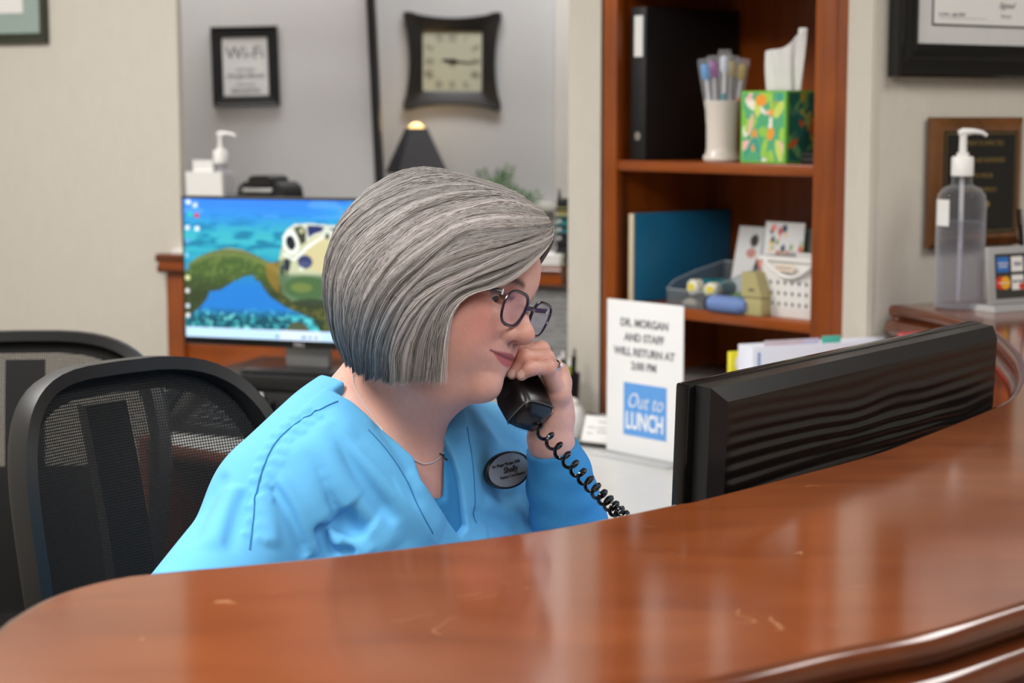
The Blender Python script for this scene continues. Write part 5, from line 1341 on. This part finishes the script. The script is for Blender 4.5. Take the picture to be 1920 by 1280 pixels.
# ------------------------------------------------------------------ clothes
M_scrub = mat('scrub_blue', (94, 178, 230), .8, var=.03, scale=300, sheen=.1)
M_under = mat('knit_blue', (50, 134, 190), .85, var=.05, scale=500, bump=.15)
nk = {}
def tplane(px, py, n=.095):          # photo point on the torso plane n = const -> (s, u)
    o = np.array(CAM); d = np.array(at(px, py, 2.)) - o; t = ((TO + TN * n - o) @ TN) / (d @ TN); p = o + d * t - TO; return (p @ TS, p @ TU)
SH0, SH1 = 10, 28
vn = [tplane(x + SH0, y, .05) for x, y in [(650, 740), (692, 772)]] + [tplane(x + SH0, y, .08) for x, y in [(738, 812), (775, 862)]] + [tplane(x + SH0, y, .10) for x, y in [(798, 908), (820, 955)]] + [tplane(862, 1006, .10)] + [tplane(x + SH1, y, .10) for x, y in [(850, 990), (851, 915), (846, 840)]] + [tplane(838 + SH1, 778, .07)]
s0 = [q[0] for q in vn]
vpoly = [(vn[0][0] - .0, .09)] + vn + [(vn[-1][0] - .008, .09)]
def polydist(s, u, poly):
    d = np.full(np.broadcast(s, u).shape, 9., f32); ins = np.zeros(d.shape, bool); n = len(poly)
    for i in range(n):
        x1, y1 = poly[i]; x2, y2 = poly[(i + 1) % n]; ex, ey = x2 - x1, y2 - y1; L2 = ex * ex + ey * ey + 1e-12
        h = np.clip(((s - x1) * ex + (u - y1) * ey) / L2, 0, 1); d = np.minimum(d, np.sqrt((s - x1 - ex * h) ** 2 + (u - y1 - ey * h) ** 2))
        if abs(ey) > 1e-9: ins ^= ((y1 > u) != (y2 > u)) & (s < (x2 - x1) * (u - y1) / ey + x1)
    return np.where(ins, -d, d)
scrub = Model(); torso_ops(scrub, .011)
def sleeve(M_, sh, el, t, r0, r1, k=.03):
    e = sh + (el - sh) * t; M_.add(cap(sh, e, r0, r1), k)
sleeve(scrub, R_SH, R_EL, .80, .060, .062)
sleeve(scrub, L_SH, L_EL, .72, .062, .066)
# fabric folds: soft ridges and grooves that follow the pull of the cloth
base = Model(); base.ops = list(scrub.ops)
FOLDS = []
def fold(pts, A, w_):         # px path laid onto the cloth; A > 0 raises a ridge, A < 0 presses a valley
    H = [base.trace(*q) for q in pts]; H = [h for h in H if h is not None]
    if len(H) > 1: FOLDS.append((np.array([tuple(h) for h in catmull(H, 3)]), A, w_))
def pair(pts, A=.006, w_=.011, off=13, v=.8):
    fold(pts, A, w_); fold([(x + off, y + 3) for x, y in pts], -A * v, w_ * .62)
def disp(F, x, y, z):
    grid = x.ndim == 3 and x.shape != F.shape
    for P_, A, w_ in FOLDS:
        if grid:
            sl = []
            for k, a in enumerate((x, y, z)):
                a = a.ravel(); i0 = np.searchsorted(a, P_[:, k].min() - 2.5 * w_); i1 = np.searchsorted(a, P_[:, k].max() + 2.5 * w_); sl.append(slice(i0, i1))
            X, Y, Z = x[sl[0]], y[:, sl[1]], z[:, :, sl[2]]; sl = tuple(sl)
        else: X, Y, Z, sl = x, y, z, Ellipsis
        best = None; n = len(P_) - 1
        for k in range(n):
            a = P_[k]; ab = P_[k + 1] - a; L2 = (ab ** 2).sum() + 1e-12
            h = np.clip(((X - a[0]) * ab[0] + (Y - a[1]) * ab[1] + (Z - a[2]) * ab[2]) / L2, 0, 1)
            d2 = (X - a[0] - ab[0] * h) ** 2 + (Y - a[1] - ab[1] * h) ** 2 + (Z - a[2] - ab[2] * h) ** 2; t_ = (k + h) / n
            if best is None: best, bt = d2, t_
            else: m_ = d2 < best; best = np.where(m_, d2, best); bt = np.where(m_, t_, bt)
        tap = np.clip(np.minimum(bt / .22, (1.02 - bt) / .22), 0, 1); tap = tap * tap * (3 - 2 * tap)
        F[sl] = F[sl] - 1.6 * A * np.exp(-best / w_ ** 2) * tap
    return F
fold([(598, 770), (645, 822), (700, 885), (750, 940), (800, 985), (830, 1000)], .007, .020)
fold([(640, 800), (690, 850), (740, 905), (790, 960)], -.004, .010)
fold([(590, 790), (612, 850), (636, 905), (676, 960), (716, 1010), (735, 1035)], .008, .016)
fold([(612, 795), (640, 845), (672, 890), (705, 935), (742, 985)], -.006, .011)
fold([(560, 815), (580, 880), (600, 940), (625, 985)], .006, .018)
fold([(572, 812), (600, 880), (622, 940), (650, 990), (672, 1010)], -.006, .010)
fold([(640, 955), (660, 975), (690, 1000)], -.008, .016)
fold([(500, 895), (522, 925), (545, 965), (562, 1010), (576, 1045)], -.005, .007)
fold([(512, 885), (536, 920), (560, 965), (578, 1010), (592, 1045)], .005, .010)
fold([(486, 920), (500, 965), (512, 1030)], .004, .010)
fold([(594, 978), (604, 1002), (618, 1028), (630, 1045)], -.009, .0075)
fold([(612, 985), (624, 1008), (640, 1022)], .005, .007)
fold([(618, 1024), (638, 1014), (662, 1016), (682, 1030), (694, 1044)], .009, .0085)
fold([(625, 1038), (648, 1030), (668, 1040)], -.006, .006)
fold([(452, 905), (425, 960), (400, 1035)], .004, .014); fold([(468, 910), (444, 965), (425, 1040)], -.0035, .009)
fold([(428, 880), (385, 950), (352, 1030)], -.003, .012)
fold([(700, 780), (745, 845), (785, 920)], -.0025, .008)
fold([(900, 800), (935, 838), (985, 856)], .003, .010); fold([(905, 930), (945, 958), (992, 962)], .003, .010)
fold([(880, 955), (930, 980), (985, 985)], -.003, .008)
fold([(1006, 862), (994, 925), (1008, 990)], -.007, .010)
fold([(760, 880), (800, 940), (820, 990)], .002, .008)
for k_, (x_, y_) in enumerate([(585, 773), (565, 785), (546, 800), (530, 818), (516, 838), (505, 858), (497, 880), (490, 903), (485, 928), (480, 952), (477, 978), (474, 1004)]):
    fold([(x_ + 2, y_ + 1), (x_ + 12, y_ + 6), (x_ + 20 + 5 * (k_ % 3), y_ + 12)], .0022, .0042); fold([(x_ - 2, y_ - 2), (x_ - 12, y_ - 4), (x_ - 20 - 4 * (k_ % 2), y_ - 5)], .0016, .0045)
def cut(F, x, y, z):
    X, Y, Z = x - TO[0], y - TO[1], z - TO[2]
    n = X * TN[0] + Y * TN[1] + Z * TN[2]; s = X * TS[0] + Y * TS[1] + Z * TS[2]; u = X * TU[0] + Y * TU[1] + Z * TU[2]
    d = polydist(s, u, vpoly)
    fr_ = n > -.02
    band = np.clip((.034 - d) / .003, 0, 1) * (d > 0) * fr_
    F = disp(F, x, y, z)
    wr = 0.
    F = F - .0010 * band - wr
    ck = np.maximum(d, -(n + .012))
    # round neck behind
    nb_ = np.sqrt((n + .03) ** 2 + s ** 2) - .066; ck2 = np.maximum(nb_, -(u + .05))
    hem = -(u + .56)
    F = smax(F, -ck, .003); F = smax(F, -ck2, .003); return np.maximum(F, hem)
scrub.fn(cut)
lo = np.minimum(np.minimum(TO + [-.34, -.28, -.56], R_EL - .09), L_EL - .09); hi = np.maximum(TO + [.26, .30, .08], L_EL + .09)
lo[2] = .60
v, q, tt = scrub.build(lo, hi, .0022)
me = mesh_np('scrub_top', v - PO, q, tt); obj('scrub_top', me, M_scrub, person)
# seams
def seam(pts, r=.0009, m=None, name='seam', mod=None):
    H = [(mod or scrub).trace(*p_) for p_ in pts]; H = [h + (mod or scrub).nrm(h) * .0004 for h in H if h is not None]
    if len(H) > 2:
        H2 = []
        for p_ in catmull(H, 8):      # settle every point back on the cloth
            n_ = scrub.nrm(p_); p_ = p_ - n_ * (float(scrub.ev(np.array(p_)[None])[0]) - .0003); H2.append(p_ - Vector(PO))
        H = H2; return obj(name, Geo().tube(H, r, 6), m or mat('seam_blue', (38, 118, 176), .8), person)
seam([(634, 752), (615, 760), (596, 769), (555, 794), (518, 828), (495, 872), (482, 918), (475, 972), (468, 1030)])
seam([(690, 805), (730, 850), (765, 905), (790, 960), (812, 1000)], .0006)
seam([(876, 800), (884, 850), (890, 920), (893, 980)], .0006)
# undershirt: high scoop under the V, and long sleeves
under = Model(); torso_ops(under, .0045)
under.add(cap(L_SH, L_EL, .052, .050), .03); under.add(cap(R_SH - TN * .01, R_EL, .040, .045), .0)
under.add(cap(L_EL, L_WR + (L_EL - L_WR) * .06, .0455, .0280), .012)
under.add(cap(R_EL, R_WR + (R_EL - R_WR) * .1, .047, .030), .012)
cuffA = L_WR + (L_EL - L_WR) * .05; axW = (L_EL - L_WR) / np.linalg.norm(L_EL - L_WR)
under.add(cap(cuffA, cuffA + axW * .02, .0295, .0300), .004)
for k, (a0, a1, rr) in enumerate([(.22, .28, .0360), (.36, .44, .0390), (.52, .60, .0425)]):
    pA = L_WR + (L_EL - L_WR) * a0 + np.array((.004, -.004, .004)); pB = L_WR + (L_EL - L_WR) * a1 + np.array((-.006, -.004, 0)); under.add(cap(pA, pB, rr * .93, rr * .93), .008)
uy = tplane(832, 942, .09)[1]
def ucut(F, x, y, z):
    X, Y, Z = x - TO[0], y - TO[1], z - TO[2]
    n = X * TN[0] + Y * TN[1] + Z * TN[2]; s = X * TS[0] + Y * TS[1] + Z * TS[2]; u = X * TU[0] + Y * TU[1] + Z * TU[2]
    P_ = (x - L_WR[0]) * axW[0] + (y - L_WR[1]) * axW[1] + (z - L_WR[2]) * axW[2]
    near = ((x - L_WR[0]) ** 2 + (y - L_WR[1]) ** 2 + (z - L_WR[2]) ** 2) < .06 ** 2
    F = np.where(near, smax(F, -(P_ - .010), .002), F)
    top = u - uy - np.clip((np.abs(s) - .04) * 1.2, 0, .2)
    arm = (np.abs(s) > .15) | (z < .9) | (((x - L_WR[0]) ** 2 + (y - L_WR[1]) ** 2) < .12 ** 2)
    vd = polydist(s, u, vpoly) - .03
    F = np.where(arm, F, np.maximum(smax(F, top, .002), np.maximum(vd, -(n - .0)))); return np.maximum(F, -(u + .545))
under.fn(ucut)
lo = np.minimum(np.minimum(TO + [-.30, -.26, -.55], R_EL - .08), R_WR - .06); hi = np.maximum(TO + [.24, .26, .06], np.maximum(L_EL, L_WR) + .07); lo[2] = .60
v, q, tt = under.build(lo, hi, .003)
me = mesh_np('undershirt', v - PO, q, tt); obj('undershirt', me, M_under, person)
# trousers and shoes
trs = Model(); trs.add(ell(PEL + np.array((0, 0, .02)), (.17, .15, .11)), .0)
sho = Model()
for sg in (1, -1):
    hip = PEL + RS * .09 * sg; trs.add(cap(hip, KN[sg], .088, .066), .03); trs.add(cap(KN[sg], AK[sg], .064, .050), .02)
    a = AK[sg]; sho.add(cap(a + np.array((0, 0, -.02)), a + FW * .03 + np.array((0, 0, -.045)), .042, .04), .02); sho.add(cap(a + np.array((0, 0, -.05)) - FW * .02, a + FW * .17 + np.array((0, 0, -.052)), .034, .032), .03)
v, q, tt = trs.build((PEL[0] - .5, PEL[1] - .6, .03), (PEL[0] + .6, PEL[1] + .3, .74), .008)
obj('trousers', mesh_np('trousers', v - PO, q, tt), M_scrub, person)
v, q, tt = sho.build((PEL[0] - .5, PEL[1] - .8, -.02), (PEL[0] + .8, PEL[1] + .3, .2), .006)
obj('shoes', mesh_np('shoes', v - PO, q, tt), M_white, person)

# ------------------------------------------------------------------ hair: lofted guides, then strands over them
GN = [   # near (her right) side, front edge -> nape; each from parting to tip, in head axes (front, right, up)
 [(.086, -.022, .092), (.105, .010, .074), (.106, .034, .045), (.097, .055, .013), (.072, .077, -.008), (.055, .084, -.036), (.056, .077, -.096)],
 [(.077, -.020, .101), (.083, .028, .085), (.072, .066, .053), (.053, .087, .013), (.034, .096, -.028), (.030, .091, -.074), (.038, .079, -.108)],
 [(.062, -.016, .108), (.051, .038, .098), (.027, .080, .063), (.010, .101, .015), (.000, .105, -.030), (.002, .095, -.080), (.014, .081, -.115)],
 [(.046, -.012, .113), (.016, .048, .101), (-.020, .087, .063), (-.034, .104, .014), (-.034, .104, -.035), (-.024, .093, -.084), (-.010, .078, -.116)],
 [(.028, -.009, .116), (-.028, .048, .104), (-.062, .080, .064), (-.077, .095, .016), (-.073, .096, -.032), (-.055, .084, -.081), (-.034, .070, -.112)],
 [(.008, -.006, .117), (-.057, .030, .106), (-.093, .052, .069), (-.108, .064, .020), (-.102, .067, -.028), (-.077, .060, -.077), (-.050, .050, -.108)],
 [(-.02, -.004, .116), (-.075, .000, .102), (-.108, .000, .067), (-.120, .000, .018), (-.112, .000, -.032), (-.086, .000, -.077), (-.060, .000, -.104)]]
GF = [[(f, (-.9 * r - .012 * (1 - k / 6)) if k else r, u) for k, (f, r, u) in enumerate(g_)] for g_ in GN[1:]]
GF[0] = [(.080, -.024, .098), (.074, -.060, .080), (.056, -.084, .050), (.030, -.096, .010), (.010, -.098, -.030), (.006, -.092, -.072), (.012, -.080, -.104)]
GUIDES = np.array(GN + GF[::-1])         # 13 guides x 7 points, near front ... nape ... far front
def hair_at(sv, tv):       # smooth lookup: sv in 0..12, tv in 0..6
    def cr(p0, p1, p2, p3, t): return .5 * ((2 * p1) + (p2 - p0) * t + (2 * p0 - 5 * p1 + 4 * p2 - p3) * t * t + (3 * p1 - p0 - 3 * p2 + p3) * t ** 3)
    ns, nt_ = GUIDES.shape[:2]; si = np.clip(np.floor(sv).astype(int), 0, ns - 2); ti = np.clip(np.floor(tv).astype(int), 0, nt_ - 2); fs = (sv - si)[..., None]; ft = (tv - ti)[..., None]
    def row(a):
        a = np.clip(a, 0, ns - 1); return cr(GUIDES[a, np.clip(ti - 1, 0, nt_ - 1)], GUIDES[a, ti], GUIDES[a, ti + 1], GUIDES[a, np.clip(ti + 2, 0, nt_ - 1)], ft)
    return cr(row(si - 1), row(si), row(si + 1), row(si + 2), fs)
HCEN = np.array((-.01, 0, .01))
def lock(s, t): return (vnoise(s * 3.2 + .15 * t, t * .30 + 5, 11) - .5) * .9 + (vnoise(s * 8.5, t * .4, 12) - .5) * .55 + (vnoise(s * 20., t * .5, 13) - .5) * .25
def push(P, amt):
    d = P - HCEN; d /= np.linalg.norm(d, axis=-1, keepdims=True); return P + d * amt[..., None]
M_hair = colmat('grey_hair', .5, spec=.3)
ns_, nt2 = 260, 40
S_, T_ = np.meshgrid(np.linspace(0, 12, ns_), np.linspace(0, 6, nt2), indexing='ij')
lean = -.55
Sm = np.clip(S_, 0, 12)
P = push(hair_at(Sm, T_), -.0035 + .0045 * lock(S_ + lean * T_ * 0, T_) * np.clip(T_, 0, 1) - .004 * np.clip(T_ - 5.5, 0, 1))
i = np.arange((ns_ - 1) * (nt2 - 1)); a = (i // (nt2 - 1)) * nt2 + i % (nt2 - 1)
quads = np.stack([a, a + 1, a + nt2 + 1, a + nt2], 1)
shell_v = P.reshape(-1, 3); shell_c = np.full((len(shell_v), 3), .46) * np.array((1.0, .98, .97))
# strands
NS = 16000; NT = 16
rs = RNG.random(NS); s_end = np.where(rs < .86, rs / .86 * 6.6, 6.6 + (rs - .86) / .14 * 5.4)
sw = np.where(s_end < 6.3, np.minimum(s_end, 1.55 + .0 * s_end), 0.)          # near-side strands start further forward: swept back
sw = np.where(s_end < 6.3, 2.4 * np.clip(s_end / 2.2, 0, 1) * np.clip((7.2 - s_end) / 2.5, 0, 1), 0.)
tt_ = np.linspace(0, 1, NT)[None, :]
tmax = 6 - .5 * RNG.random(NS)[:, None] ** 3 * (RNG.random(NS)[:, None] < .6) + .10 * RNG.random(NS)[:, None]
t0s = .9 * RNG.random(NS)[:, None] ** 2
Tv = t0s + (tmax - t0s) * tt_
Sv = s_end[:, None] - sw[:, None] * np.clip(1 - Tv / 6, 0, 1) ** 1.1
clump = np.round(Sv * 9 + .6 * vnoise(Sv * 3, Tv * .3, 21)) / 9
Sv = Sv + (clump - Sv) * .45 * np.clip(Tv / 3, 0, 1) + .05 * (RNG.random((NS, 1)) - .5)
Sv = Sv + .30 * (vnoise(Sv * 2.3 + 7, Tv * .55, 51) - .5) * np.clip(Tv / 2, 0, 1) + .16 * (vnoise(s_end[:, None] * 14, Tv * .5, 52) - .5) * np.clip(Tv / 2, 0, 1)
Sv = np.clip(Sv, 0, 12)
hgt = RNG.random(NS)[:, None]
key = s_end[:, None] - 0 * Tv
am = -.0015 + .0050 * lock(key * 1.0, Tv * .6) * np.clip(Tv, 0, 1) + .0030 * hgt + .0012 * (vnoise(key * 60, Tv * 1.2, 31) - .5)
am += .0045 * (1 - np.abs(((key * 2.2) % 1) - .5) * 2) * np.clip(Tv - .5, 0, 1) * (s_end[:, None] < 6.4)
wisp = ((s_end < .7) * RNG.random(NS) ** 3)[:, None] * np.clip((Tv - 3.4) / 2.6, 0, 1) ** 1.5 * .022
fly = (RNG.random(NS)[:, None] < .012); am = am + fly * .006 * np.clip(Tv - 2, 0, 4) / 4
P = push(hair_at(Sv, np.clip(Tv, 0, 6)), am)
ext = np.clip(Tv - 6, 0, 1)
P[..., 2] -= .06 * ext; P[..., 0] += wisp; P[..., 1] -= wisp * .25
tg = np.gradient(P, axis=1); tg /= np.linalg.norm(tg, axis=-1, keepdims=True) + 1e-9
nr = P - HCEN; nr -= (nr * tg).sum(-1, keepdims=True) * tg; nr /= np.linalg.norm(nr, axis=-1, keepdims=True); bn = np.cross(tg, nr)
rad = (.00030 + .00026 * RNG.random((NS, 1, 1))) * np.clip(np.minimum((1 - tt_) * 5, 1) * .85 + .15, 0, 1)[..., None]
V = np.stack([P + rad * nr, P - rad * .6 * nr + rad * 1.0 * bn, P - rad * .6 * nr - rad * 1.0 * bn], 2)     # NS,NT,3,3
base_i = (np.arange(NS)[:, None] * NT + np.arange(NT - 1)[None]) * 3
qs = []
for j in range(3):
    k = (j + 1) % 3; qs.append(np.stack([base_i + j, base_i + 3 + j, base_i + 3 + k, base_i + k], -1).reshape(-1, 4))
qs = np.concatenate(qs) + len(shell_v)
tone = .60 + .30 * (vnoise(key * 2.6, Tv * .12, 41) - .5) +   .13 * (RNG.random((NS, 1)) - .5) + .20 * (vnoise(key * 11, Tv * .15, 42) - .5)
tone = tone + .10 * np.exp(-(s_end[:, None] / .5) ** 2)
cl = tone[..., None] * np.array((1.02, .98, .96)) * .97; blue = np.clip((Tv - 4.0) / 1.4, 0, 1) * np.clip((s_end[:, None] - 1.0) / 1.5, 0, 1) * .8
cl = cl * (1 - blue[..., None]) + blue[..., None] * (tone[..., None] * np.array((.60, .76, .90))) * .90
colr = np.repeat(cl[:, :, None, :], 3, 2).reshape(-1, 3)
allv = np.concatenate([shell_v, V.reshape(-1, 3)]); allc = np.concatenate([shell_c, colr])
W = HC + allv[:, :1] * HF + allv[:, 1:2] * HR + allv[:, 2:3] * HU
me = mesh_np('hair', W - PO, np.concatenate([quads, qs])); set_col(me, allc); obj('hair', me, M_hair, person)

# ------------------------------------------------------------------ glasses
t = thing('eyeglasses', 'dark purple plastic framed eyeglasses worn by the woman', 'eyeglasses', Vector(HC))
def hl(f, r, u): return Vector(HF * f + HR * r + HU * u)
M_gf = mat('frame_plum', (40, 26, 44), .2, var=.3, scale=60, coat=.5)
def lens_outline(sg, k=1., n=40):
    out = []
    for j in range(n):
        a = 2 * math.pi * j / n; ca, sa_ = math.cos(a), math.sin(a); e = 2 / 3.2
        x = .0238 * k * abs(ca) ** e * (1 if ca > 0 else -1); z = .0182 * k * abs(sa_) ** e * (1 if sa_ > 0 else -1)
        if z < 0: x *= 1 - .20 * (-z / .0182)
        r = .0325 + x; f = .1035 - .10 * (r - .008) ** 1 * .12 - .9 * max(r - .035, 0) ** 2 * 4 + .10 * (z - .0) * .9
        out.append(hl(f, r * sg, -.0060 + z))
    return out
for sg, lab in ((1, None), (-1, None)):
    rim_ = obj('rim', Geo().tube(lens_outline(sg), .0015, 8, closed=True, flat=1.25), M_gf, t)
    ol = lens_outline(sg, .98); c_ = sum(ol, Vector()) / len(ol) + hl(.0015, 0, 0)
    g = Geo(); g.add([c_] + ol, [(0, j + 1, (j + 1) % len(ol) + 1) for j in range(len(ol))])
    obj('lens', g, film('lens_reflection_tint', (150, 140, 205), .13, .02), rim_)  # purple tint puts the lens reflection into the colour
    hinge = lens_outline(sg)[4] 
    obj('temple', Geo().tube([hl(.0955, .0570 * sg, .006), hl(.082, .0645 * sg, .004), hl(.055, .0725 * sg, .003), hl(.02, .0765 * sg, .002), hl(-.012, .079 * sg, .001), hl(-.030, .079 * sg, -.02)], [.0026, .0028, .0024, .002, .002, .002], 8), M_gf, t)
    obj('hinge_pin', Geo().tube([hl(.0965, .0575 * sg, .009), hl(.0965, .0575 * sg, .003)], .0014, 6), M_chrome, t)
obj('bridge', Geo().tube([hl(.1035, .0090, -.002), hl(.1065, .004, .0005), hl(.1068, 0, .001), hl(.1065, -.004, .0005), hl(.1035, -.0090, -.002)], .0021, 8), M_gf, t)

# ------------------------------------------------------------------ necklace, badge, ring
t = thing('necklace', 'thin silver chain necklace with tiny pendant round her neck', 'necklace', Vector(PO))
skin_only = Model(); skin_only.ops = [o for o in body.ops]
H = [skin_only.trace(*q) for q in [(664, 700), (663, 712), (668, 730), (684, 758), (712, 800), (745, 840), (785, 866), (803, 868), (820, 860), (834, 842), (839, 820)]]
H = [h + skin_only.nrm(h) * .001 - Vector(PO) for h in H if h is not None]
obj('chain', Geo().tube(catmull(H, 5), .0007, 6), mat('bright_silver', (215, 212, 210), .3, metal=.3), t)
hp_ = skin_only.trace(828, 853)
if hp_ is not None:
    n_ = skin_only.nrm(hp_); c_ = hp_ + n_ * .002 - Vector(PO)
    for k, (dx, dz) in enumerate([(-.004, .002), (0, 0), (.003, -.004)]):
        obj('pendant', Geo().tube([c_ + Vector((dx - .0016, 0, dz + .001)), c_ + Vector((dx, -.0005, dz)), c_ + Vector((dx + .0016, 0, dz - .0012))], .0011, 6), mat('pendant_dark', (70, 66, 70), .3, metal=.7), t)
rimp = [scrub.trace(927 + 46 * math.cos(a), 882 + 29 * math.sin(a)) for a in [k * math.pi / 6 for k in range(12)]]
rimp = np.array([tuple(q) for q in rimp if q is not None]); cen = rimp.mean(0); n_ = Vector(np.linalg.svd(rimp - cen)[2][2])
if n_.y > 0: n_ = -n_
n_ = (n_ * .7 + Vector((0, -1, .1)) * .3).normalized(); cpt = np.array(scrub.trace(927, 882)); out = max(((rimp - cpt) @ np.array(n_)).max(), 0.)
t = thing('name_badge', 'oval silver name badge with black rim pinned to the scrub top', 'badge', Vector(cpt) + n_ * (out + .003))
up_ = Vector((0, 0, 1)); xr = up_.cross(n_).normalized(); ur = n_.cross(xr); ur, xr = (ur * math.cos(-.06) + xr * math.sin(-.06)).normalized(), (xr * math.cos(-.06) - ur * math.sin(-.06)).normalized()
t.rotation_euler = Matrix((xr, -n_, ur)).transposed().to_euler()
bwid = .0335; bhei = .0205
MBg = Matrix.Rotation(RX, 4, 'X')
obj('rim', Geo().lathe([(1., -.002 / 1), (1.0, .0035), (.93, .0046), (.90, .0030), (.001, .0030)], 56, M=MBg @ Matrix.Diagonal((bwid, bhei, 1, 1))), M_black, t)
obj('plate', Geo().lathe([(.90, .0031), (.90, .0036), (.001, .0036)], 56, M=MBg @ Matrix.Diagonal((bwid, bhei, 1, 1))), mat('brushed_silver', (176, 172, 168), .38, metal=.55, var=.06, scale=200), t)
text('lettering', 'Dr. Megan Morgan, DDS', .0046, M_inkd, t, (-.003, -.0040, .0072), sx=.9); text('lettering', 'Shelly', .0092, M_inkd, t, (.002, -.0040, .0002), shear=.2, off=.0002); text('lettering', 'Patient Coordinator', .0046, M_inkd, t, (.004, -.0040, -.0068))
t = thing('finger_ring', 'silver ring with small stone on her left ring finger', 'ring', Vector(finL[1][0][0]))
a_ = Vector(finL[1][0][0]); b_ = Vector(finL[1][0][1]); ax_ = (b_ - a_).normalized(); c_ = a_ + (b_ - a_) * .62 - a_
qd = Vector((0, 0, 1)).rotation_difference(ax_).to_matrix().to_4x4()
obj('band', Geo().lathe([(.0102, -.0012), (.0113, -.001), (.0113, .001), (.0102, .0012)], 28, M=Matrix.Translation(c_) @ qd, cap=False), M_chrome, t)
out_ = Vector((.75, -.45, .35)); out_ = (out_ - ax_ * out_.dot(ax_)).normalized()
obj('stone', Geo().lathe([(.001, -.002), (.0028, .0), (.0018, .0015)], 8, M=Matrix.Translation(c_ + out_ * .0128) @ Vector((0, 0, 1)).rotation_difference(out_).to_matrix().to_4x4()), mat('bright_stone', (225, 228, 235), .05, spec=1.), t)

# ------------------------------------------------------------------ telephone handset and cord
ear = Vector(hd(-.004, -.098, -.014)); mth = A3(980, 744, 1.992); mth = Vector(mth)
ax_ = (mth - ear).normalized(); fc = (Vector(hd(.075, .0, -.09)) - mth); fc = (fc - ax_ * fc.dot(ax_)).normalized(); wd_ = ax_.cross(fc)
t = thing('telephone_handset', 'black telephone handset held to her face in her left hand', 'telephone', mth)
Mh = Matrix((wd_, fc, ax_)).transposed().to_4x4()
Lh = (mth - ear).length
def ring_(z, cx, hw_, y0, y1, r=.35, n=20):
    out = []
    for j in range(n):
        a = 2 * math.pi * j / n; ca, sa_ = math.cos(a), math.sin(a); e = .45
        out.append((cx + hw_ * abs(ca) ** e * (1 if ca > 0 else -1), (y0 + y1) / 2 + (y1 - y0) / 2 * abs(sa_) ** e * (1 if sa_ > 0 else -1), z))
    return out
sec = [(.036, .006, -.006, .014), (.034, .016, -.016, .022), (.026, .0205, -.021, .026), (0., .022, -.023, .026), (-.020, .021, -.023, .020), (-.032, .019, -.022, .004), (-.05, .016, -.021, -.003), (-Lh * .5, .0145, -.020, -.004), (-Lh + .045, .016, -.019, -.002), (-Lh + .025, .020, -.017, .014), (-Lh, .022, -.016, .018), (-Lh - .018, .020, -.012, .016), (-Lh - .028, .010, -.006, .010)]
obj('handset_body', Geo().loft([ring_(z, 0, w__, a, b) for z, w__, a, b in sec], M=Mh, caps=True), mat('handset_black', (11, 11, 13), .3, var=.05), t, angle=60)
obj('mouthpiece_grille', Geo().box(-.004, .004, .0258, .0264, -.002, .006, .0, M=Mh), M_blackm, t)
obj('end_seam', Geo().loft([ring_(z, 0, w__, a, b) for z, w__, a, b in [(.0285, .0212, -.0218, .0262), (.0300, .0205, -.021, .0255)]], M=Mh), mat('seam_grey', (70, 70, 74), .25), t)
pA = A3(992, 788, 1.985); pB = A3(1206, 1004, 1.84)
cl_pts = [pA, A3(998, 803, 1.982), A3(1012, 806, 1.98)]
c0 = A3(1012, 802, 1.98); nT = 27
axc = Vector(pB - c0); Lc = axc.length; 
path = []
sag = lambda u: Vector((0, 0, -.004 * math.sin(math.pi * u)))
u_ = 0; tot = 27; ph_ = 0
d_ = axc.normalized(); e1 = d_.cross(Vector((0, 1, 0))).normalized(); e2 = d_.cross(e1)
N_ = 27 * 14
for k in range(N_ + 1):
    w__ = k / N_; u = .62 * (1 - (1 - w__) ** 2.0) + .38 * w__ if False else (w__ + .30 * math.sin(math.pi * w__) * 1.0)  / 1.0 if False else 1 - (1 - w__) ** 1.85
    a = 2 * math.pi * 20 * w__; r_ = .0066 if k > 4 else .004
    path.append(Vector(c0) + axc * u + sag(u) + (e1 * math.cos(a) + e2 * math.sin(a)) * r_)
pp_ = [Vector(q) for q in cl_pts[:2]] + path
u_end = path[-1]; pp_ += [u_end + Vector((.010, .0, -.06)), u_end + Vector((.012, .04, -.12)), Vector((u_end.x + .005, u_end.y + .10, .766))]
pp_ = [q - mth for q in pp_]
obj('coiled_cord', Geo().tube(pp_, .0020, 6), M_blackg, t)
